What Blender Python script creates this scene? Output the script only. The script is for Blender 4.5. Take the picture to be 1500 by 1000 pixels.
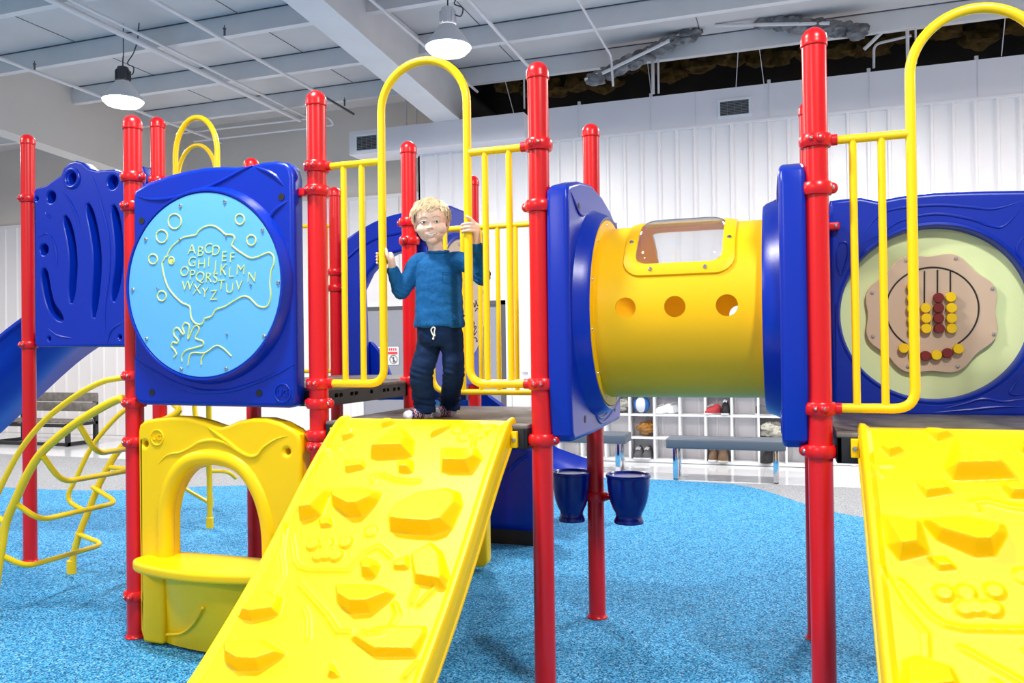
import bpy, bmesh, math, random
import numpy as np
from mathutils import Vector, Matrix, noise
random.seed(7)
for o in list(bpy.data.objects): bpy.data.objects.remove(o, do_unlink=True)
sc = bpy.context.scene
COL = sc.collection
PI = math.pi

# ---------------------------------------------------------------- camera
# world frame: +X along the front row of posts, +Y towards the lockers wall, Z up, floor at 0
CAM = Vector((2.1114, -3.3191, 1.4536)); FPX = 1184.08
_a, _p, _r = math.radians(19.0056), .0102, .0126
_Xc = Vector((math.cos(_a), math.sin(_a), 0)); _F0 = Vector((-math.sin(_a), math.cos(_a), 0)); _Z = Vector((0, 0, 1))
_F = _F0*math.cos(_p) + _Z*math.sin(_p); _U0 = -_F0*math.sin(_p) + _Z*math.cos(_p)
_R = _Xc*math.cos(_r) - _U0*math.sin(_r); _U = _Xc*math.sin(_r) + _U0*math.cos(_r)
cd = bpy.data.cameras.new('camera'); cam = bpy.data.objects.new('camera', cd); COL.objects.link(cam)
cam.matrix_world = Matrix(((_R.x, _U.x, -_F.x, CAM.x), (_R.y, _U.y, -_F.y, CAM.y), (_R.z, _U.z, -_F.z, CAM.z), (0, 0, 0, 1)))
cd.lens = FPX/1500*36; cd.sensor_width = 36; cd.clip_start = .05; cd.clip_end = 100
sc.camera = cam
def at(px, py, ax, v):
    """survey helper: where the sight line of a photo point meets a real plane of the place (x, y or z = v)"""
    r = _R*((px-750)/FPX) - _U*((py-500)/FPX) + _F
    i = 'xyz'.index(ax); t = (v-CAM[i])/r[i]
    return CAM + r*t

# ---------------------------------------------------------------- world, exposure
w = bpy.data.worlds.new('world'); sc.world = w; w.use_nodes = True
w.node_tree.nodes['Background'].inputs[0].default_value = (1.0, .97, .93, 1)
w.node_tree.nodes['Background'].inputs[1].default_value = .55
vs = sc.view_settings; vs.view_transform = 'Standard'; vs.look = 'None'; vs.gamma = 1; vs.use_curve_mapping = False
vs.exposure = 0.14
LAMP_W = 160

# ---------------------------------------------------------------- materials
def mat(name, col, rough=.4, metal=0, bump=0, bscale=200, spec=.5, emit=0, trans=0, vary=0, vscale=30, alpha=1, coat=0, sss=0, col2=None):
    m = bpy.data.materials.new(name); m.use_nodes = True; nt = m.node_tree; b = nt.nodes['Principled BSDF']
    b.inputs['Base Color'].default_value = (*col, 1); b.inputs['Roughness'].default_value = rough
    b.inputs['Metallic'].default_value = metal; b.inputs['Specular IOR Level'].default_value = spec
    if coat: b.inputs['Coat Weight'].default_value = coat; b.inputs['Coat Roughness'].default_value = .1
    if trans: b.inputs['Transmission Weight'].default_value = trans
    if sss: b.inputs['Subsurface Weight'].default_value = sss; b.inputs['Subsurface Radius'].default_value = (.02, .008, .004); b.inputs['Subsurface Scale'].default_value = .5
    if emit:
        b.inputs['Emission Color'].default_value = (*col, 1); b.inputs['Emission Strength'].default_value = emit
    tc = nt.nodes.new('ShaderNodeTexCoord')
    if vary:
        n = nt.nodes.new('ShaderNodeTexNoise'); n.inputs['Scale'].default_value = vscale; n.inputs['Detail'].default_value = 6
        nt.links.new(tc.outputs['Object'], n.inputs['Vector'])
        mx = nt.nodes.new('ShaderNodeMix'); mx.data_type = 'RGBA'
        c2 = col2 if col2 else tuple(c*(1-vary) for c in col)
        rmp = nt.nodes.new('ShaderNodeMapRange'); rmp.inputs[1].default_value = .35; rmp.inputs[2].default_value = .65
        nt.links.new(n.outputs['Fac'], rmp.inputs[0]); nt.links.new(rmp.outputs[0], mx.inputs[0])
        mx.inputs[6].default_value = (*col, 1); mx.inputs[7].default_value = (*c2, 1)
        nt.links.new(mx.outputs[2], b.inputs['Base Color'])
    if bump:
        n2 = nt.nodes.new('ShaderNodeTexNoise'); n2.inputs['Scale'].default_value = bscale; n2.inputs['Detail'].default_value = 3
        nt.links.new(tc.outputs['Object'], n2.inputs['Vector'])
        bp = nt.nodes.new('ShaderNodeBump'); bp.inputs['Strength'].default_value = bump; bp.inputs['Distance'].default_value = .01
        nt.links.new(n2.outputs['Fac'], bp.inputs['Height']); nt.links.new(bp.outputs[0], b.inputs['Normal'])
    return m
M = {}
M['red'] = mat('red powder coat', (.70, .006, .010), .3, bump=.015, bscale=300)
M['yellow_metal'] = mat('yellow powder coat', (.96, .64, .0), .32, bump=.01, bscale=300)
M['yellow'] = mat('yellow plastic', (.96, .61, .0), .42, spec=.3, bump=.03, bscale=260)
M['yellow_tube'] = mat('golden yellow plastic', (.96, .53, .0), .42, spec=.35, bump=.02, bscale=260)
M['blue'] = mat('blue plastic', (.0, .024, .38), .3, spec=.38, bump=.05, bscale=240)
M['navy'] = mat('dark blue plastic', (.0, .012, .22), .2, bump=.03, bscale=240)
M['cyan'] = mat('light blue engraved board', (.12, .45, .80), .45, bump=.01)
M['groove'] = mat('pale yellow groove', (.62, .72, .22), .6)
M['lime'] = mat('pale lime board', (.74, .85, .43), .5)
M['tan'] = mat('tan board', (.62, .46, .33), .5)
M['black'] = mat('black plastic', (.01, .01, .012), .5, bump=.05)
M['deck'] = mat('worn brown deck coating', (.10, .085, .075), .42, vary=.6, vscale=9, col2=(.19, .17, .15), bump=.1, bscale=120)
M['bead_red'] = mat('maroon plastic', (.20, .012, .012), .4)
M['bead_yellow'] = mat('bead yellow plastic', (.95, .62, .0), .4)
M['screw'] = mat('zinc screw', (.6, .6, .62), .25, metal=1)
M['ceiling'] = mat('white ceiling liner', (.68, .64, .62), .7, vary=.08, vscale=1.2)
M['steel_white'] = mat('white painted steel', (.78, .74, .72), .5, vary=.06, vscale=3)
M['pipe'] = mat('white painted pipe', (.74, .70, .69), .45)
M['wall_beige'] = mat('warm grey wall board', (.74, .67, .60), .75, vary=.08, vscale=.8)
M['wall_white'] = mat('white wall panel', (.84, .80, .82), .5, vary=.04, vscale=1)
M['corr'] = mat('white ribbed steel', (.88, .85, .85), .38)
M['dark'] = mat('dark attic block and unlit gap', (.030, .028, .027), .9, vary=.4, vscale=2)
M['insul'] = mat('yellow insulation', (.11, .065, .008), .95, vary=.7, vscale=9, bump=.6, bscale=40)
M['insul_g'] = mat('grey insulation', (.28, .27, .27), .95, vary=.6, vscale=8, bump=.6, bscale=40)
M['door_grey'] = mat('grey door paint', (.30, .31, .36), .5)
M['trim_dark'] = mat('dark trim', (.10, .09, .10), .5)
M['white'] = mat('white melamine', (.82, .84, .86), .35)
M['bench'] = mat('grey vinyl', (.10, .125, .155), .42, bump=.03)
M['chrome'] = mat('chrome', (.75, .76, .78), .08, metal=1)
M['blackmetal'] = mat('black metal', (.012, .013, .015), .45)
M['greywood'] = mat('weathered grey wood', (.22, .20, .18), .7, vary=.4, vscale=14)
M['grille'] = mat('vent grille', (.20, .20, .21), .5)
M['lampbody'] = mat('lamp housing', (.72, .72, .74), .4)
M['lampdark'] = mat('lamp gear housing', (.06, .06, .065), .45)
M['glow'] = mat('lamp lens', (1, .98, .98), .4, emit=14)
M['clear'] = mat('clear acrylic', (.93, .95, .96), .04, trans=.97)
M['skin'] = mat('skin', (.88, .60, .46), .5, sss=.15, vary=.08, vscale=25)
M['lip'] = mat('lip', (.70, .38, .31), .45)
M['mouth'] = mat('mouth inside', (.12, .02, .02), .6)
M['teeth'] = mat('teeth', (.85, .82, .76), .25)
M['eye'] = mat('eye white', (.75, .75, .76), .15)
M['iris'] = mat('eye dark', (.03, .035, .05), .1)
M['brow'] = mat('brow hair', (.50, .36, .20), .8)
M['hair'] = mat('blond hair', (.86, .70, .46), .5, vary=.35, vscale=60)
M['shirt'] = mat('teal blue jersey', (.008, .115, .33), .85, vary=.22, vscale=70, bump=.25, bscale=45, spec=.2)
M['pants'] = mat('navy sweat cloth', (.005, .022, .075), .85, vary=.2, vscale=50, bump=.3, bscale=40, spec=.2)
M['cord'] = mat('white cord', (.85, .85, .82), .7)
M['sock'] = mat('white sock knit', (.72, .72, .76), .9, bump=.3, bscale=500)
M['sock_red'] = mat('red sock knit', (.45, .05, .06), .9)
M['sock_navy'] = mat('navy sock knit', (.02, .03, .14), .9)
M['c_white'] = mat('white shoe leather', (.75, .76, .78), .4)
M['c_black'] = mat('black shoe cloth', (.012, .012, .014), .6)
M['c_red'] = mat('red shoe cloth', (.45, .03, .04), .6)
M['c_grey'] = mat('grey shoe cloth', (.10, .10, .11), .7)
M['c_tan'] = mat('caramel leather', (.45, .20, .03), .45, vary=.5, vscale=12)
M['c_beige'] = mat('beige cloth', (.62, .60, .52), .8, vary=.3, vscale=10)
M['c_brown'] = mat('brown leather', (.16, .10, .06), .5)
M['c_blue'] = mat('blue vinyl', (.02, .14, .45), .35)
M['sign_red'] = mat('sign red', (.75, .06, .07), .5)
M['sign_grey'] = mat('sign print', (.16, .14, .15), .6)

# corrugated ribs are real geometry; rubber floor is a speckled bumpy node material
def rubber(name, cols, sc1):
    m = bpy.data.materials.new(name); m.use_nodes = True; nt = m.node_tree; b = nt.nodes['Principled BSDF']
    tc = nt.nodes.new('ShaderNodeTexCoord')
    vo = nt.nodes.new('ShaderNodeTexVoronoi'); vo.inputs['Scale'].default_value = sc1
    no = nt.nodes.new('ShaderNodeTexNoise'); no.inputs['Scale'].default_value = sc1*.9; no.inputs['Detail'].default_value = 8; no.inputs['Roughness'].default_value = .7
    for n in (vo, no): nt.links.new(tc.outputs['Object'], n.inputs['Vector'])
    sep = nt.nodes.new('ShaderNodeSeparateColor'); nt.links.new(vo.outputs['Color'], sep.inputs[0])
    ramp = nt.nodes.new('ShaderNodeValToRGB'); nt.links.new(sep.outputs[0], ramp.inputs[0])
    cr = ramp.color_ramp; cr.interpolation = 'CONSTANT'
    while len(cr.elements) < len(cols): cr.elements.new(.5)
    for e, (p, c) in zip(cr.elements, cols): e.position = p; e.color = (*c, 1)
    mx = nt.nodes.new('ShaderNodeMix'); mx.data_type = 'RGBA'; mx.blend_type = 'MULTIPLY'; mx.inputs[0].default_value = .55
    mr = nt.nodes.new('ShaderNodeMapRange'); mr.inputs[1].default_value = .3; mr.inputs[2].default_value = .7; mr.inputs[3].default_value = .35; mr.inputs[4].default_value = 1.5
    nt.links.new(no.outputs['Fac'], mr.inputs[0]); nt.links.new(ramp.outputs[0], mx.inputs[6]); nt.links.new(mr.outputs[0], mx.inputs[7])
    nt.links.new(mx.outputs[2], b.inputs['Base Color']); b.inputs['Roughness'].default_value = .75; b.inputs['Specular IOR Level'].default_value = .3
    bp = nt.nodes.new('ShaderNodeBump'); bp.inputs['Strength'].default_value = .8; bp.inputs['Distance'].default_value = .006
    nt.links.new(no.outputs['Fac'], bp.inputs['Height']); nt.links.new(bp.outputs[0], b.inputs['Normal'])
    return m
M['rub_blue'] = rubber('blue rubber crumb', [(0, (.006, .15, .36)), (.28, (.035, .33, .66)), (.52, (.09, .46, .82)), (.78, (.003, .06, .17)), (.9, (.26, .62, .92))], 145)
M['rub_grey'] = rubber('grey rubber crumb', [(0, (.30, .31, .33)), (.4, (.42, .43, .45)), (.7, (.20, .21, .23)), (.85, (.5, .51, .53))], 170)
# glossy white tile with faint joints
def tile():
    m = bpy.data.materials.new('white floor tile'); m.use_nodes = True; nt = m.node_tree; b = nt.nodes['Principled BSDF']
    tc = nt.nodes.new('ShaderNodeTexCoord'); br = nt.nodes.new('ShaderNodeTexBrick'); nt.links.new(tc.outputs['Object'], br.inputs['Vector'])
    br.offset = 0; br.inputs['Scale'].default_value = 1; br.inputs['Brick Width'].default_value = .6; br.inputs['Row Height'].default_value = .6; br.inputs['Mortar Size'].default_value = .003
    br.inputs['Color1'].default_value = (.78, .80, .83, 1); br.inputs['Color2'].default_value = (.75, .77, .80, 1); br.inputs['Mortar'].default_value = (.6, .62, .65, 1)
    nt.links.new(br.outputs['Color'], b.inputs['Base Color']); b.inputs['Roughness'].default_value = .12
    return m
M['tile'] = tile()

# ---------------------------------------------------------------- mesh helpers
def catmull(P, n=8, cyc=False):
    P = [Vector(p) for p in P]; out = []; N = len(P)
    rng = range(N) if cyc else range(N-1)
    for i in rng:
        p0 = P[(i-1) % N] if (cyc or i > 0) else P[0]*2-P[1]
        p1 = P[i]; p2 = P[(i+1) % N]
        p3 = P[(i+2) % N] if (cyc or i+2 < N) else P[-1]*2-P[-2]
        for k in range(n):
            t = k/n
            out.append(.5*((2*p1)+(p2-p0)*t+(2*p0-5*p1+4*p2-p3)*t*t+(-p0+3*p1-3*p2+p3)*t**3))
    if not cyc: out.append(P[-1])
    return out
def fillet(P, r, n=6):
    """polyline with rounded corners"""
    P = [Vector(p) for p in P]; out = [P[0]]
    for i in range(1, len(P)-1):
        a = (P[i-1]-P[i]); b = (P[i+1]-P[i]); rr = min(r, a.length*.49, b.length*.49)
        p = P[i]+a.normalized()*rr; q = P[i]+b.normalized()*rr
        for k in range(n+1):
            t = k/n; out.append(p*(1-t)**2+P[i]*2*t*(1-t)+q*t*t)
    out.append(P[-1]); return out
class MB:
    def __init__(s): s.bm = bmesh.new()
    def _mi(s, fs, mi):
        for f in fs: f.material_index = mi
    def box(s, x0, x1, y0, y1, z0, z1, bev=0, mi=0, mtx=None):
        t = bmesh.new(); bmesh.ops.create_cube(t, size=1)
        bmesh.ops.transform(t, matrix=Matrix.Translation(((x0+x1)/2, (y0+y1)/2, (z0+z1)/2)) @ Matrix.Diagonal((abs(x1-x0), abs(y1-y0), abs(z1-z0), 1)), verts=t.verts)
        if bev: bmesh.ops.bevel(t, geom=list(t.edges), offset=bev, segments=3, profile=.5, affect='EDGES')
        me = bpy.data.meshes.new('t'); t.to_mesh(me); t.free(); s.mesh(me, mtx if mtx else Matrix.Identity(4), mi); bpy.data.meshes.remove(me); return s
    def tube(s, P, r, n=14, cyc=False, mi=0, cap=True, flat=1.0):
        P = [Vector(p) for p in P]; N = len(P)
        rad = r if callable(r) else (lambda t: r)
        T = []
        for i in range(N):
            if cyc: t = P[(i+1) % N]-P[(i-1) % N]
            else: t = P[min(i+1, N-1)]-P[max(i-1, 0)]
            T.append(t.normalized())
        up = Vector((0, 0, 1)) if abs(T[0].z) < .9 else Vector((0, 1, 0))
        nrm = (up - T[0]*up.dot(T[0])).normalized(); rings = []
        for i in range(N):
            nrm = (nrm - T[i]*nrm.dot(T[i]))
            nrm = nrm.normalized() if nrm.length > 1e-6 else Vector((1, 0, 0))
            bi = T[i].cross(nrm); R = rad(i/(N-1) if N > 1 else 0)
            rings.append([s.bm.verts.new(P[i]+nrm*math.cos(2*PI*k/n)*R*flat+bi*math.sin(2*PI*k/n)*R) for k in range(n)])
        fs = []
        for i in range(N if cyc else N-1):
            a, b = rings[i], rings[(i+1) % N]
            for k in range(n):
                fs.append(s.bm.faces.new((a[k], a[(k+1) % n], b[(k+1) % n], b[k])))
        if cap and not cyc:
            fs.append(s.bm.faces.new(rings[0][::-1])); fs.append(s.bm.faces.new(rings[-1]))
        s._mi(fs, mi); return s
    def lathe(s, prof, c=(0, 0, 0), axis='z', n=28, mi=0, mtx=None, a0=0, a1=2*PI, cap=True):
        full = abs(a1-a0-2*PI) < 1e-6; m = n if full else n+1; c = Vector(c); rings = []
        for (r, h) in prof:
            ring = []
            for k in range(m):
                a = a0+(a1-a0)*k/n; x, y = r*math.cos(a), r*math.sin(a)
                v = Vector((x, y, h)) if axis == 'z' else (Vector((h, x, y)) if axis == 'x' else Vector((y, h, x)))
                if mtx: v = mtx @ v
                ring.append(s.bm.verts.new(c+v))
            rings.append(ring)
        fs = []
        for a, b in zip(rings, rings[1:]):
            for k in range(n):
                k2 = (k+1) % m
                fs.append(s.bm.faces.new((a[k], a[k2], b[k2], b[k])))
        if cap and full:
            for ring, p in ((rings[0][::-1], prof[0]), (rings[-1], prof[-1])):
                if p[0] > 1e-5: fs.append(s.bm.faces.new(ring))
        s._mi(fs, mi); return s
    def ball(s, c, r, mi=0, n=16, mtx=None):
        rr = r if hasattr(r, '__len__') else (r, r, r)
        q = bmesh.ops.create_uvsphere(s.bm, u_segments=n, v_segments=max(6, n//2+2), radius=1)
        T = Matrix.Translation(c) @ (mtx if mtx else Matrix.Identity(4)) @ Matrix.Diagonal((*rr, 1))
        bmesh.ops.transform(s.bm, matrix=T, verts=q['verts'])
        s._mi({f for v in q['verts'] for f in v.link_faces}, mi); return s
    def poly(s, pts, mi=0):
        s._mi([s.bm.faces.new([s.bm.verts.new(p) for p in pts])], mi); return s
    def prism(s, pts, vec, mi=0):
        vec = Vector(vec); a = [s.bm.verts.new(p) for p in pts]; b = [s.bm.verts.new(Vector(p)+vec) for p in pts]; n = len(a)
        fs = [s.bm.faces.new(a), s.bm.faces.new(b[::-1])]
        for k in range(n): fs.append(s.bm.faces.new((a[k], b[k], b[(k+1) % n], a[(k+1) % n])))
        s._mi(fs, mi); return s
    def mesh(s, me, mtx=Matrix.Identity(4), mi=0):
        n0 = len(s.bm.verts); f0 = len(s.bm.faces)
        s.bm.from_mesh(me); s.bm.verts.ensure_lookup_table(); s.bm.faces.ensure_lookup_table()
        bmesh.ops.transform(s.bm, matrix=mtx, verts=s.bm.verts[n0:])
        s._mi(s.bm.faces[f0:], mi); return s
    def screw(s, c, d, r=.009, mi=1):
        d = Vector(d).normalized(); q = Vector((0, 0, 1)).rotation_difference(d).to_matrix().to_4x4()
        s.lathe([(r, -.003), (r, .002), (r*.75, .005), (r*.3, .0055), (r*.25, .002), (0.0001, .002)], c, 'z', 12, mi, q); return s
    def build(s, name, mats, parent=None, angle=40, clean=True):
        if clean: bmesh.ops.recalc_face_normals(s.bm, faces=s.bm.faces)
        og = ORG.get(parent.name, Vector((0, 0, 0))) if parent else Vector((0, 0, 0))
        if og.length: bmesh.ops.translate(s.bm, vec=-og, verts=s.bm.verts)
        me = bpy.data.meshes.new(name); s.bm.to_mesh(me); s.bm.free()
        for m in (mats if isinstance(mats, (list, tuple)) else [mats]): me.materials.append(M[m] if isinstance(m, str) else m)
        me.polygons.foreach_set('use_smooth', [True]*len(me.polygons))
        me.set_sharp_from_angle(angle=math.radians(angle))
        o = bpy.data.objects.new(name, me); COL.objects.link(o)
        if parent: o.parent = parent; ORG[o.name] = og
        return o
ORG = {}
def thing(name, label, cat, loc=(0, 0, 0), group=None):
    o = bpy.data.objects.new(name, None); COL.objects.link(o); o.location = loc; o.empty_display_size = .1
    o['label'] = label; o['category'] = cat
    if group: o['group'] = group
    ORG[o.name] = Vector(loc); return o
def tag(o, label=None, cat=None, group=None, kind=None):
    for k, v in (('label', label), ('category', cat), ('group', group), ('kind', kind)):
        if v: o[k] = v
    return o
def struct(name, mb, mats, angle=30):
    return tag(mb.build(name, mats, angle=angle), kind='structure')
def evald(o):
    dg = bpy.context.evaluated_depsgraph_get(); me = bpy.data.meshes.new_from_object(o.evaluated_get(dg), depsgraph=dg)
    return me
def area(P): return sum(P[i][0]*P[(i+1) % len(P)][1]-P[(i+1) % len(P)][0]*P[i][1] for i in range(len(P)))/2
def plate2d(splines, th, bev=.008, res=3):
    """filled outline with holes, rounded edges; local XY, thickness along Z centred"""
    c = bpy.data.curves.new('t', 'CURVE'); c.dimensions = '2D'; c.fill_mode = 'BOTH'
    c.extrude = max(th/2-bev, .0001); c.bevel_depth = bev; c.bevel_resolution = res
    for k, P in enumerate(splines):
        P = [(p[0], p[1]) for p in P]; A = area(P)
        if (A < 0) == (k == 0): P = P[::-1]
        sp = c.splines.new('POLY'); sp.points.add(len(P)-1); sp.use_cyclic_u = True
        for q, p in zip(sp.points, P): q.co = (p[0], p[1], 0, 1)
    c.offset = -bev
    o = bpy.data.objects.new('t', c); COL.objects.link(o); bpy.context.view_layer.update()
    me = evald(o); bpy.data.objects.remove(o, do_unlink=True); bpy.data.curves.remove(c); return me
def text2d(s, size, th=.004, offset=0, shear=0, align='CENTER'):
    c = bpy.data.curves.new('t', 'FONT'); c.body = s; c.size = size; c.extrude = th/2; c.align_x = align; c.align_y = 'CENTER'; c.offset = offset; c.shear = shear
    c.resolution_u = 4
    o = bpy.data.objects.new('t', c); COL.objects.link(o); bpy.context.view_layer.update()
    me = evald(o); bpy.data.objects.remove(o, do_unlink=True); bpy.data.curves.remove(c); return me
def XZ(y, s=1):   # local (x, y, z) -> world (x, y - z, y): front faces -Y
    return Matrix(((1, 0, 0, 0), (0, 0, -1, y), (0, 1, 0, 0), (0, 0, 0, 1)))
def YZ(x, s=1):   # local (u, v, w) -> world (x + w*s, u, v)
    return Matrix(((0, 0, s, x), (1, 0, 0, 0), (0, 1, 0, 0), (0, 0, 0, 1)))
def circ(cx, cy, r, n=64, ry=None): return [(cx+r*math.cos(2*PI*k/n), cy+(ry or r)*math.sin(2*PI*k/n)) for k in range(n)]
def smooth2(P, n=6, cyc=True): return [(v.x, v.y) for v in catmull([(p[0], p[1], 0) for p in P], n, cyc)]
def rrect(x0, x1, y0, y1, r, n=6):
    out = []
    for cx, cy, a in ((x1-r, y1-r, 0), (x0+r, y1-r, 90), (x0+r, y0+r, 180), (x1-r, y0+r, 270)):
        for k in range(n+1):
            t = math.radians(a+90*k/n); out.append((cx+r*math.cos(t), cy+r*math.sin(t)))
    return out
def boolean(o, cutters):
    for c in cutters:
        md = o.modifiers.new('b', 'BOOLEAN'); md.object = c; md.operation = 'DIFFERENCE'; md.solver = 'EXACT'
    bpy.context.view_layer.update(); me = evald(o); o.modifiers.clear(); old = o.data; o.data = me
    for c in cutters: bpy.data.objects.remove(c, do_unlink=True)
    me.polygons.foreach_set('use_smooth', [True]*len(me.polygons))
    me.set_sharp_from_angle(angle=math.radians(40)); return o

# ================================================================ THE ROOM
CZ = 5.4
m = MB(); m.poly([(-14, -9, -.006), (9, -9, -.006), (9, 9.6, -.006), (-14, 9.6, -.006)]); struct('floor', m, 'tile')
gx = [(-14, 5.62), (-6, 5.60), (0, 5.64), (2.9, 5.68), (9, 5.7)]
m = MB(); m.poly([(-14, -9, -.003), (9, -9, -.003)]+[(x, y, -.003) for x, y in gx[::-1]]); tag(struct('floor', m, 'rub_grey'))
bx = catmull([(-14, 3.35, 0), (-9, 3.36, 0), (-5.3, 3.38, 0), (-4, 3.95, 0), (-2, 4.9, 0), (-.6, 5.5, 0), (.3, 5.66, 0), (1.1, 5.62, 0), (1.7, 5.42, 0), (2.33, 4.45, 0), (2.9, 4.02, 0), (5, 3.2, 0), (9, 2.8, 0)], 6)
m = MB(); m.poly([(-14, -9, 0), (9, -9, 0)]+[(p.x, p.y, 0) for p in bx[::-1]]); struct('floor', m, 'rub_blue')

# ceiling liner with purlins, seams
m = MB(); m.box(-14, 9, -9, 7.45, CZ, CZ+.06); struct('ceiling', m, 'ceiling')
m = MB(); m.box(-14, -2.7, 7.45, 8.4, CZ, CZ+.06); struct('ceiling', m, 'ceiling')
m = MB(); m.box(-2.7, 9, 7.45, 10.4, 6.5, 6.56).box(-2.7, 9, 7.43, 7.5, CZ+.06, 6.5); struct('ceiling', m, 'dark')
for k, y in enumerate((-6.0, -4.65, -3.3, -1.95, -.6, .55, 1.85, 3.15, 4.5, 5.82, 7.12)):
    m = MB()
    m.prism([(-14, y, CZ), (-14, y, CZ-.24), (-14, y+.09, CZ-.24), (-14, y+.09, CZ-.225), (-14, y+.012, CZ-.225), (-14, y+.012, CZ)], (23, 0, 0))
    struct('trim_%d' % (k+1), m, 'steel_white')
m = MB()
for y in (4.5, 5.82, 7.12): m.box(-14, 9, y-.012, y-.002, CZ-.012, CZ-.001)
for x in (-8.6, -6.35, -3.9, -1.4, 1.1): m.box(x, x+.008, -6, 7.4, CZ-.006, CZ-.001)
struct('trim_20', m, 'trim_dark')
# tapered roof frame (haunched rafter) and its column
m = MB()
sec = [(-9, 5.39), (-9, 5.22), (0, 5.07), (3.4, 4.90), (7.25, 4.61), (7.25, 5.39)]
m.prism([(-2.42, y, z) for y, z in sec], (.20, 0, 0)); struct('trim_21', m, 'steel_white')
m = MB()
for x0, x1 in ((-2.51, -2.13),):
    pts = [(x0, -9, 5.22), (x0, 0, 5.07), (x0, 3.4, 4.90), (x0, 7.25, 4.61), (x0, 7.25, 4.59), (x0, 3.4, 4.88), (x0, 0, 5.05), (x0, -9, 5.20)]
    m.prism(pts, (x1-x0, 0, 0))
struct('trim_22', m, 'steel_white')
# left bulkhead hanging from the roof
m = MB(); m.prism([(-8.15, -9, 5.4), (-8.15, -9, 4.75), (-8.15, 4.6, 4.5), (-8.15, 8.2, 4.28), (-8.15, 8.2, 5.4)], (.3, 0, 0)); struct('wall_left', m, 'wall_beige')
m = MB(); m.box(-14.3, -14, -9, 8.4, 0, CZ); struct('wall_left', m, 'wall_white')
# back wall behind (recess on the left)
m = MB(); m.box(-14, -2.95, 8.2, 8.4, 3.93, CZ); struct('wall_back', m, 'wall_beige')
m = MB(); m.box(-2.99, -2.93, 8.2, 10, 3.9, 6.5).box(-2.99, -2.7, 9.9, 10, 3.5, 6.5).box(-2.99, -2.6, 8.38, 10, 5.44, 5.5).box(-2.99,-2.7,7.5,10,6.5,6.56); struct('wall_back', m, 'dark')  # added partition, its near-black colour stands for the unlit attic gap
def ribbed(m, x0, x1, y, z0, z1, step=.228, d=.042, w=.028):
    m.box(x0, x1, y, y+.04, z0, z1)
    x = x0+.06
    while x < x1-.05:
        m.prism([(x-w, y, z0), (x-w*.45, y-d, z0), (x+w*.45, y-d, z0), (x+w, y, z0)], (0, 0, z1-z0)); x += step
m = MB(); ribbed(m, -14, -2.95, 8.2, 0, 3.93, .30, .022); m.box(-14, -2.95, 8.17, 8.24, 3.90, 3.95); struct('wall_back', m, 'corr')
m = MB(); ribbed(m, -2.95, 9, 7.3, 0, 4.30); m.box(-2.95, 9, 7.25, 7.3, 4.27, 4.30); struct('wall_back', m, 'corr')
m = MB(); m.box(-2.95, -2.91, 7.3, 8.2, 0, 4.7); struct('wall_back', m, 'wall_beige')
# smooth upper band with vertical joints, and the boxed duct on its left part
m = MB(); m.box(-1.2, 9, 7.26, 7.42, 4.30, 4.74); struct('wall_back', m, 'wall_white')
m = MB()
for x in (-.55, .42, 1.0, 1.9, 3.05, 4.2, 5.4): m.box(x, x+.010, 7.252, 7.26, 4.31, 4.74)
for x in (-.55, .42, 1.9, 3.05, 4.2): m.box(x-.015, x+.025, 7.30, 7.33, 4.74, 4.80)
struct('trim_23', m, 'lampbody')
m = MB(); m.box(-3.85, -1.2, 6.9, 7.42, 4.28, 4.62, .006); struct('trim_24', m, 'wall_white')
def vent(x0, x1, y, z0, z1, label):
    t = thing('air_vent', label, 'vent', ((x0+x1)/2, y, z0), 'louvred air vents')
    f = MB(); f.mesh(plate2d([rrect(x0-.03, x1+.03, z0-.03, z1+.03, .004), rrect(x0, x1, z0, z1, .003)], .015, .003), XZ(y-.008)); f.build('frame', 'white', t)
    g = MB(); g.box(x0, x1, y-.004, y-.001, z0, z1, 0, 1); n = 9
    for k in range(n): zz = z0+(z1-z0)*(k+.5)/n; g.box(x0, x1, y-.012, y-.003, zz-.005, zz+.003)
    for k in range(1, 4): xx = x0+(x1-x0)*k/4; g.box(xx-.003, xx+.003, y-.013, y-.003, z0, z1)
    g.build('grille', ['grille', 'c_black'], t)
vent(1.31, 1.66, 7.26, 4.39, 4.57, 'white framed louvred vent high on the long white band of the right wall')
vent(-3.72, -3.40, 6.9, 4.33, 4.53, 'white framed louvred vent at the left end of the boxed duct')
# attic behind the band: dark block wall
m = MB(); m.box(-2.7, 9, 9.9, 10.05, 3.5, 6.5)
for k in range(14): m.box(-2.6+k*.85, -2.585+k*.85, 9.89, 9.9, 3.6, 5.2)
struct('wall_back', m, 'dark')
m = MB(); m.box(9, 9.2, -9, 10, 0, 6.5); struct('wall_right', m, 'wall_white')
def lump(m, c, r, seed):
    q = bmesh.ops.create_icosphere(m.bm, subdivisions=3, radius=1)
    for v in q['verts']:
        n = noise.noise(v.co*1.7+Vector((seed, 0, 0)))*.5+noise.noise(v.co*4+Vector((0, seed, 0)))*.22
        v.co = Vector((v.co.x*r[0], v.co.y*r[1], v.co.z*r[2]))*(1+n)+Vector(c)
m = MB()
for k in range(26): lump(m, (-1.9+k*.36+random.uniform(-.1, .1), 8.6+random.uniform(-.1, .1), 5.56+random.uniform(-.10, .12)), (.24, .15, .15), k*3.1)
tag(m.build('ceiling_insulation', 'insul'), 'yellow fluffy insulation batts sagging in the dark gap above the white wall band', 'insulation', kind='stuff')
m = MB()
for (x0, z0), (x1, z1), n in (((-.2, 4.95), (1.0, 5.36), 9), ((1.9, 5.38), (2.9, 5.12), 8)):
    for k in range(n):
        t = k/(n-1); lump(m, (x0+(x1-x0)*t, 6.9, z0+(z1-z0)*t), (.14, .10, .09), k*2.3+x0)
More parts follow.
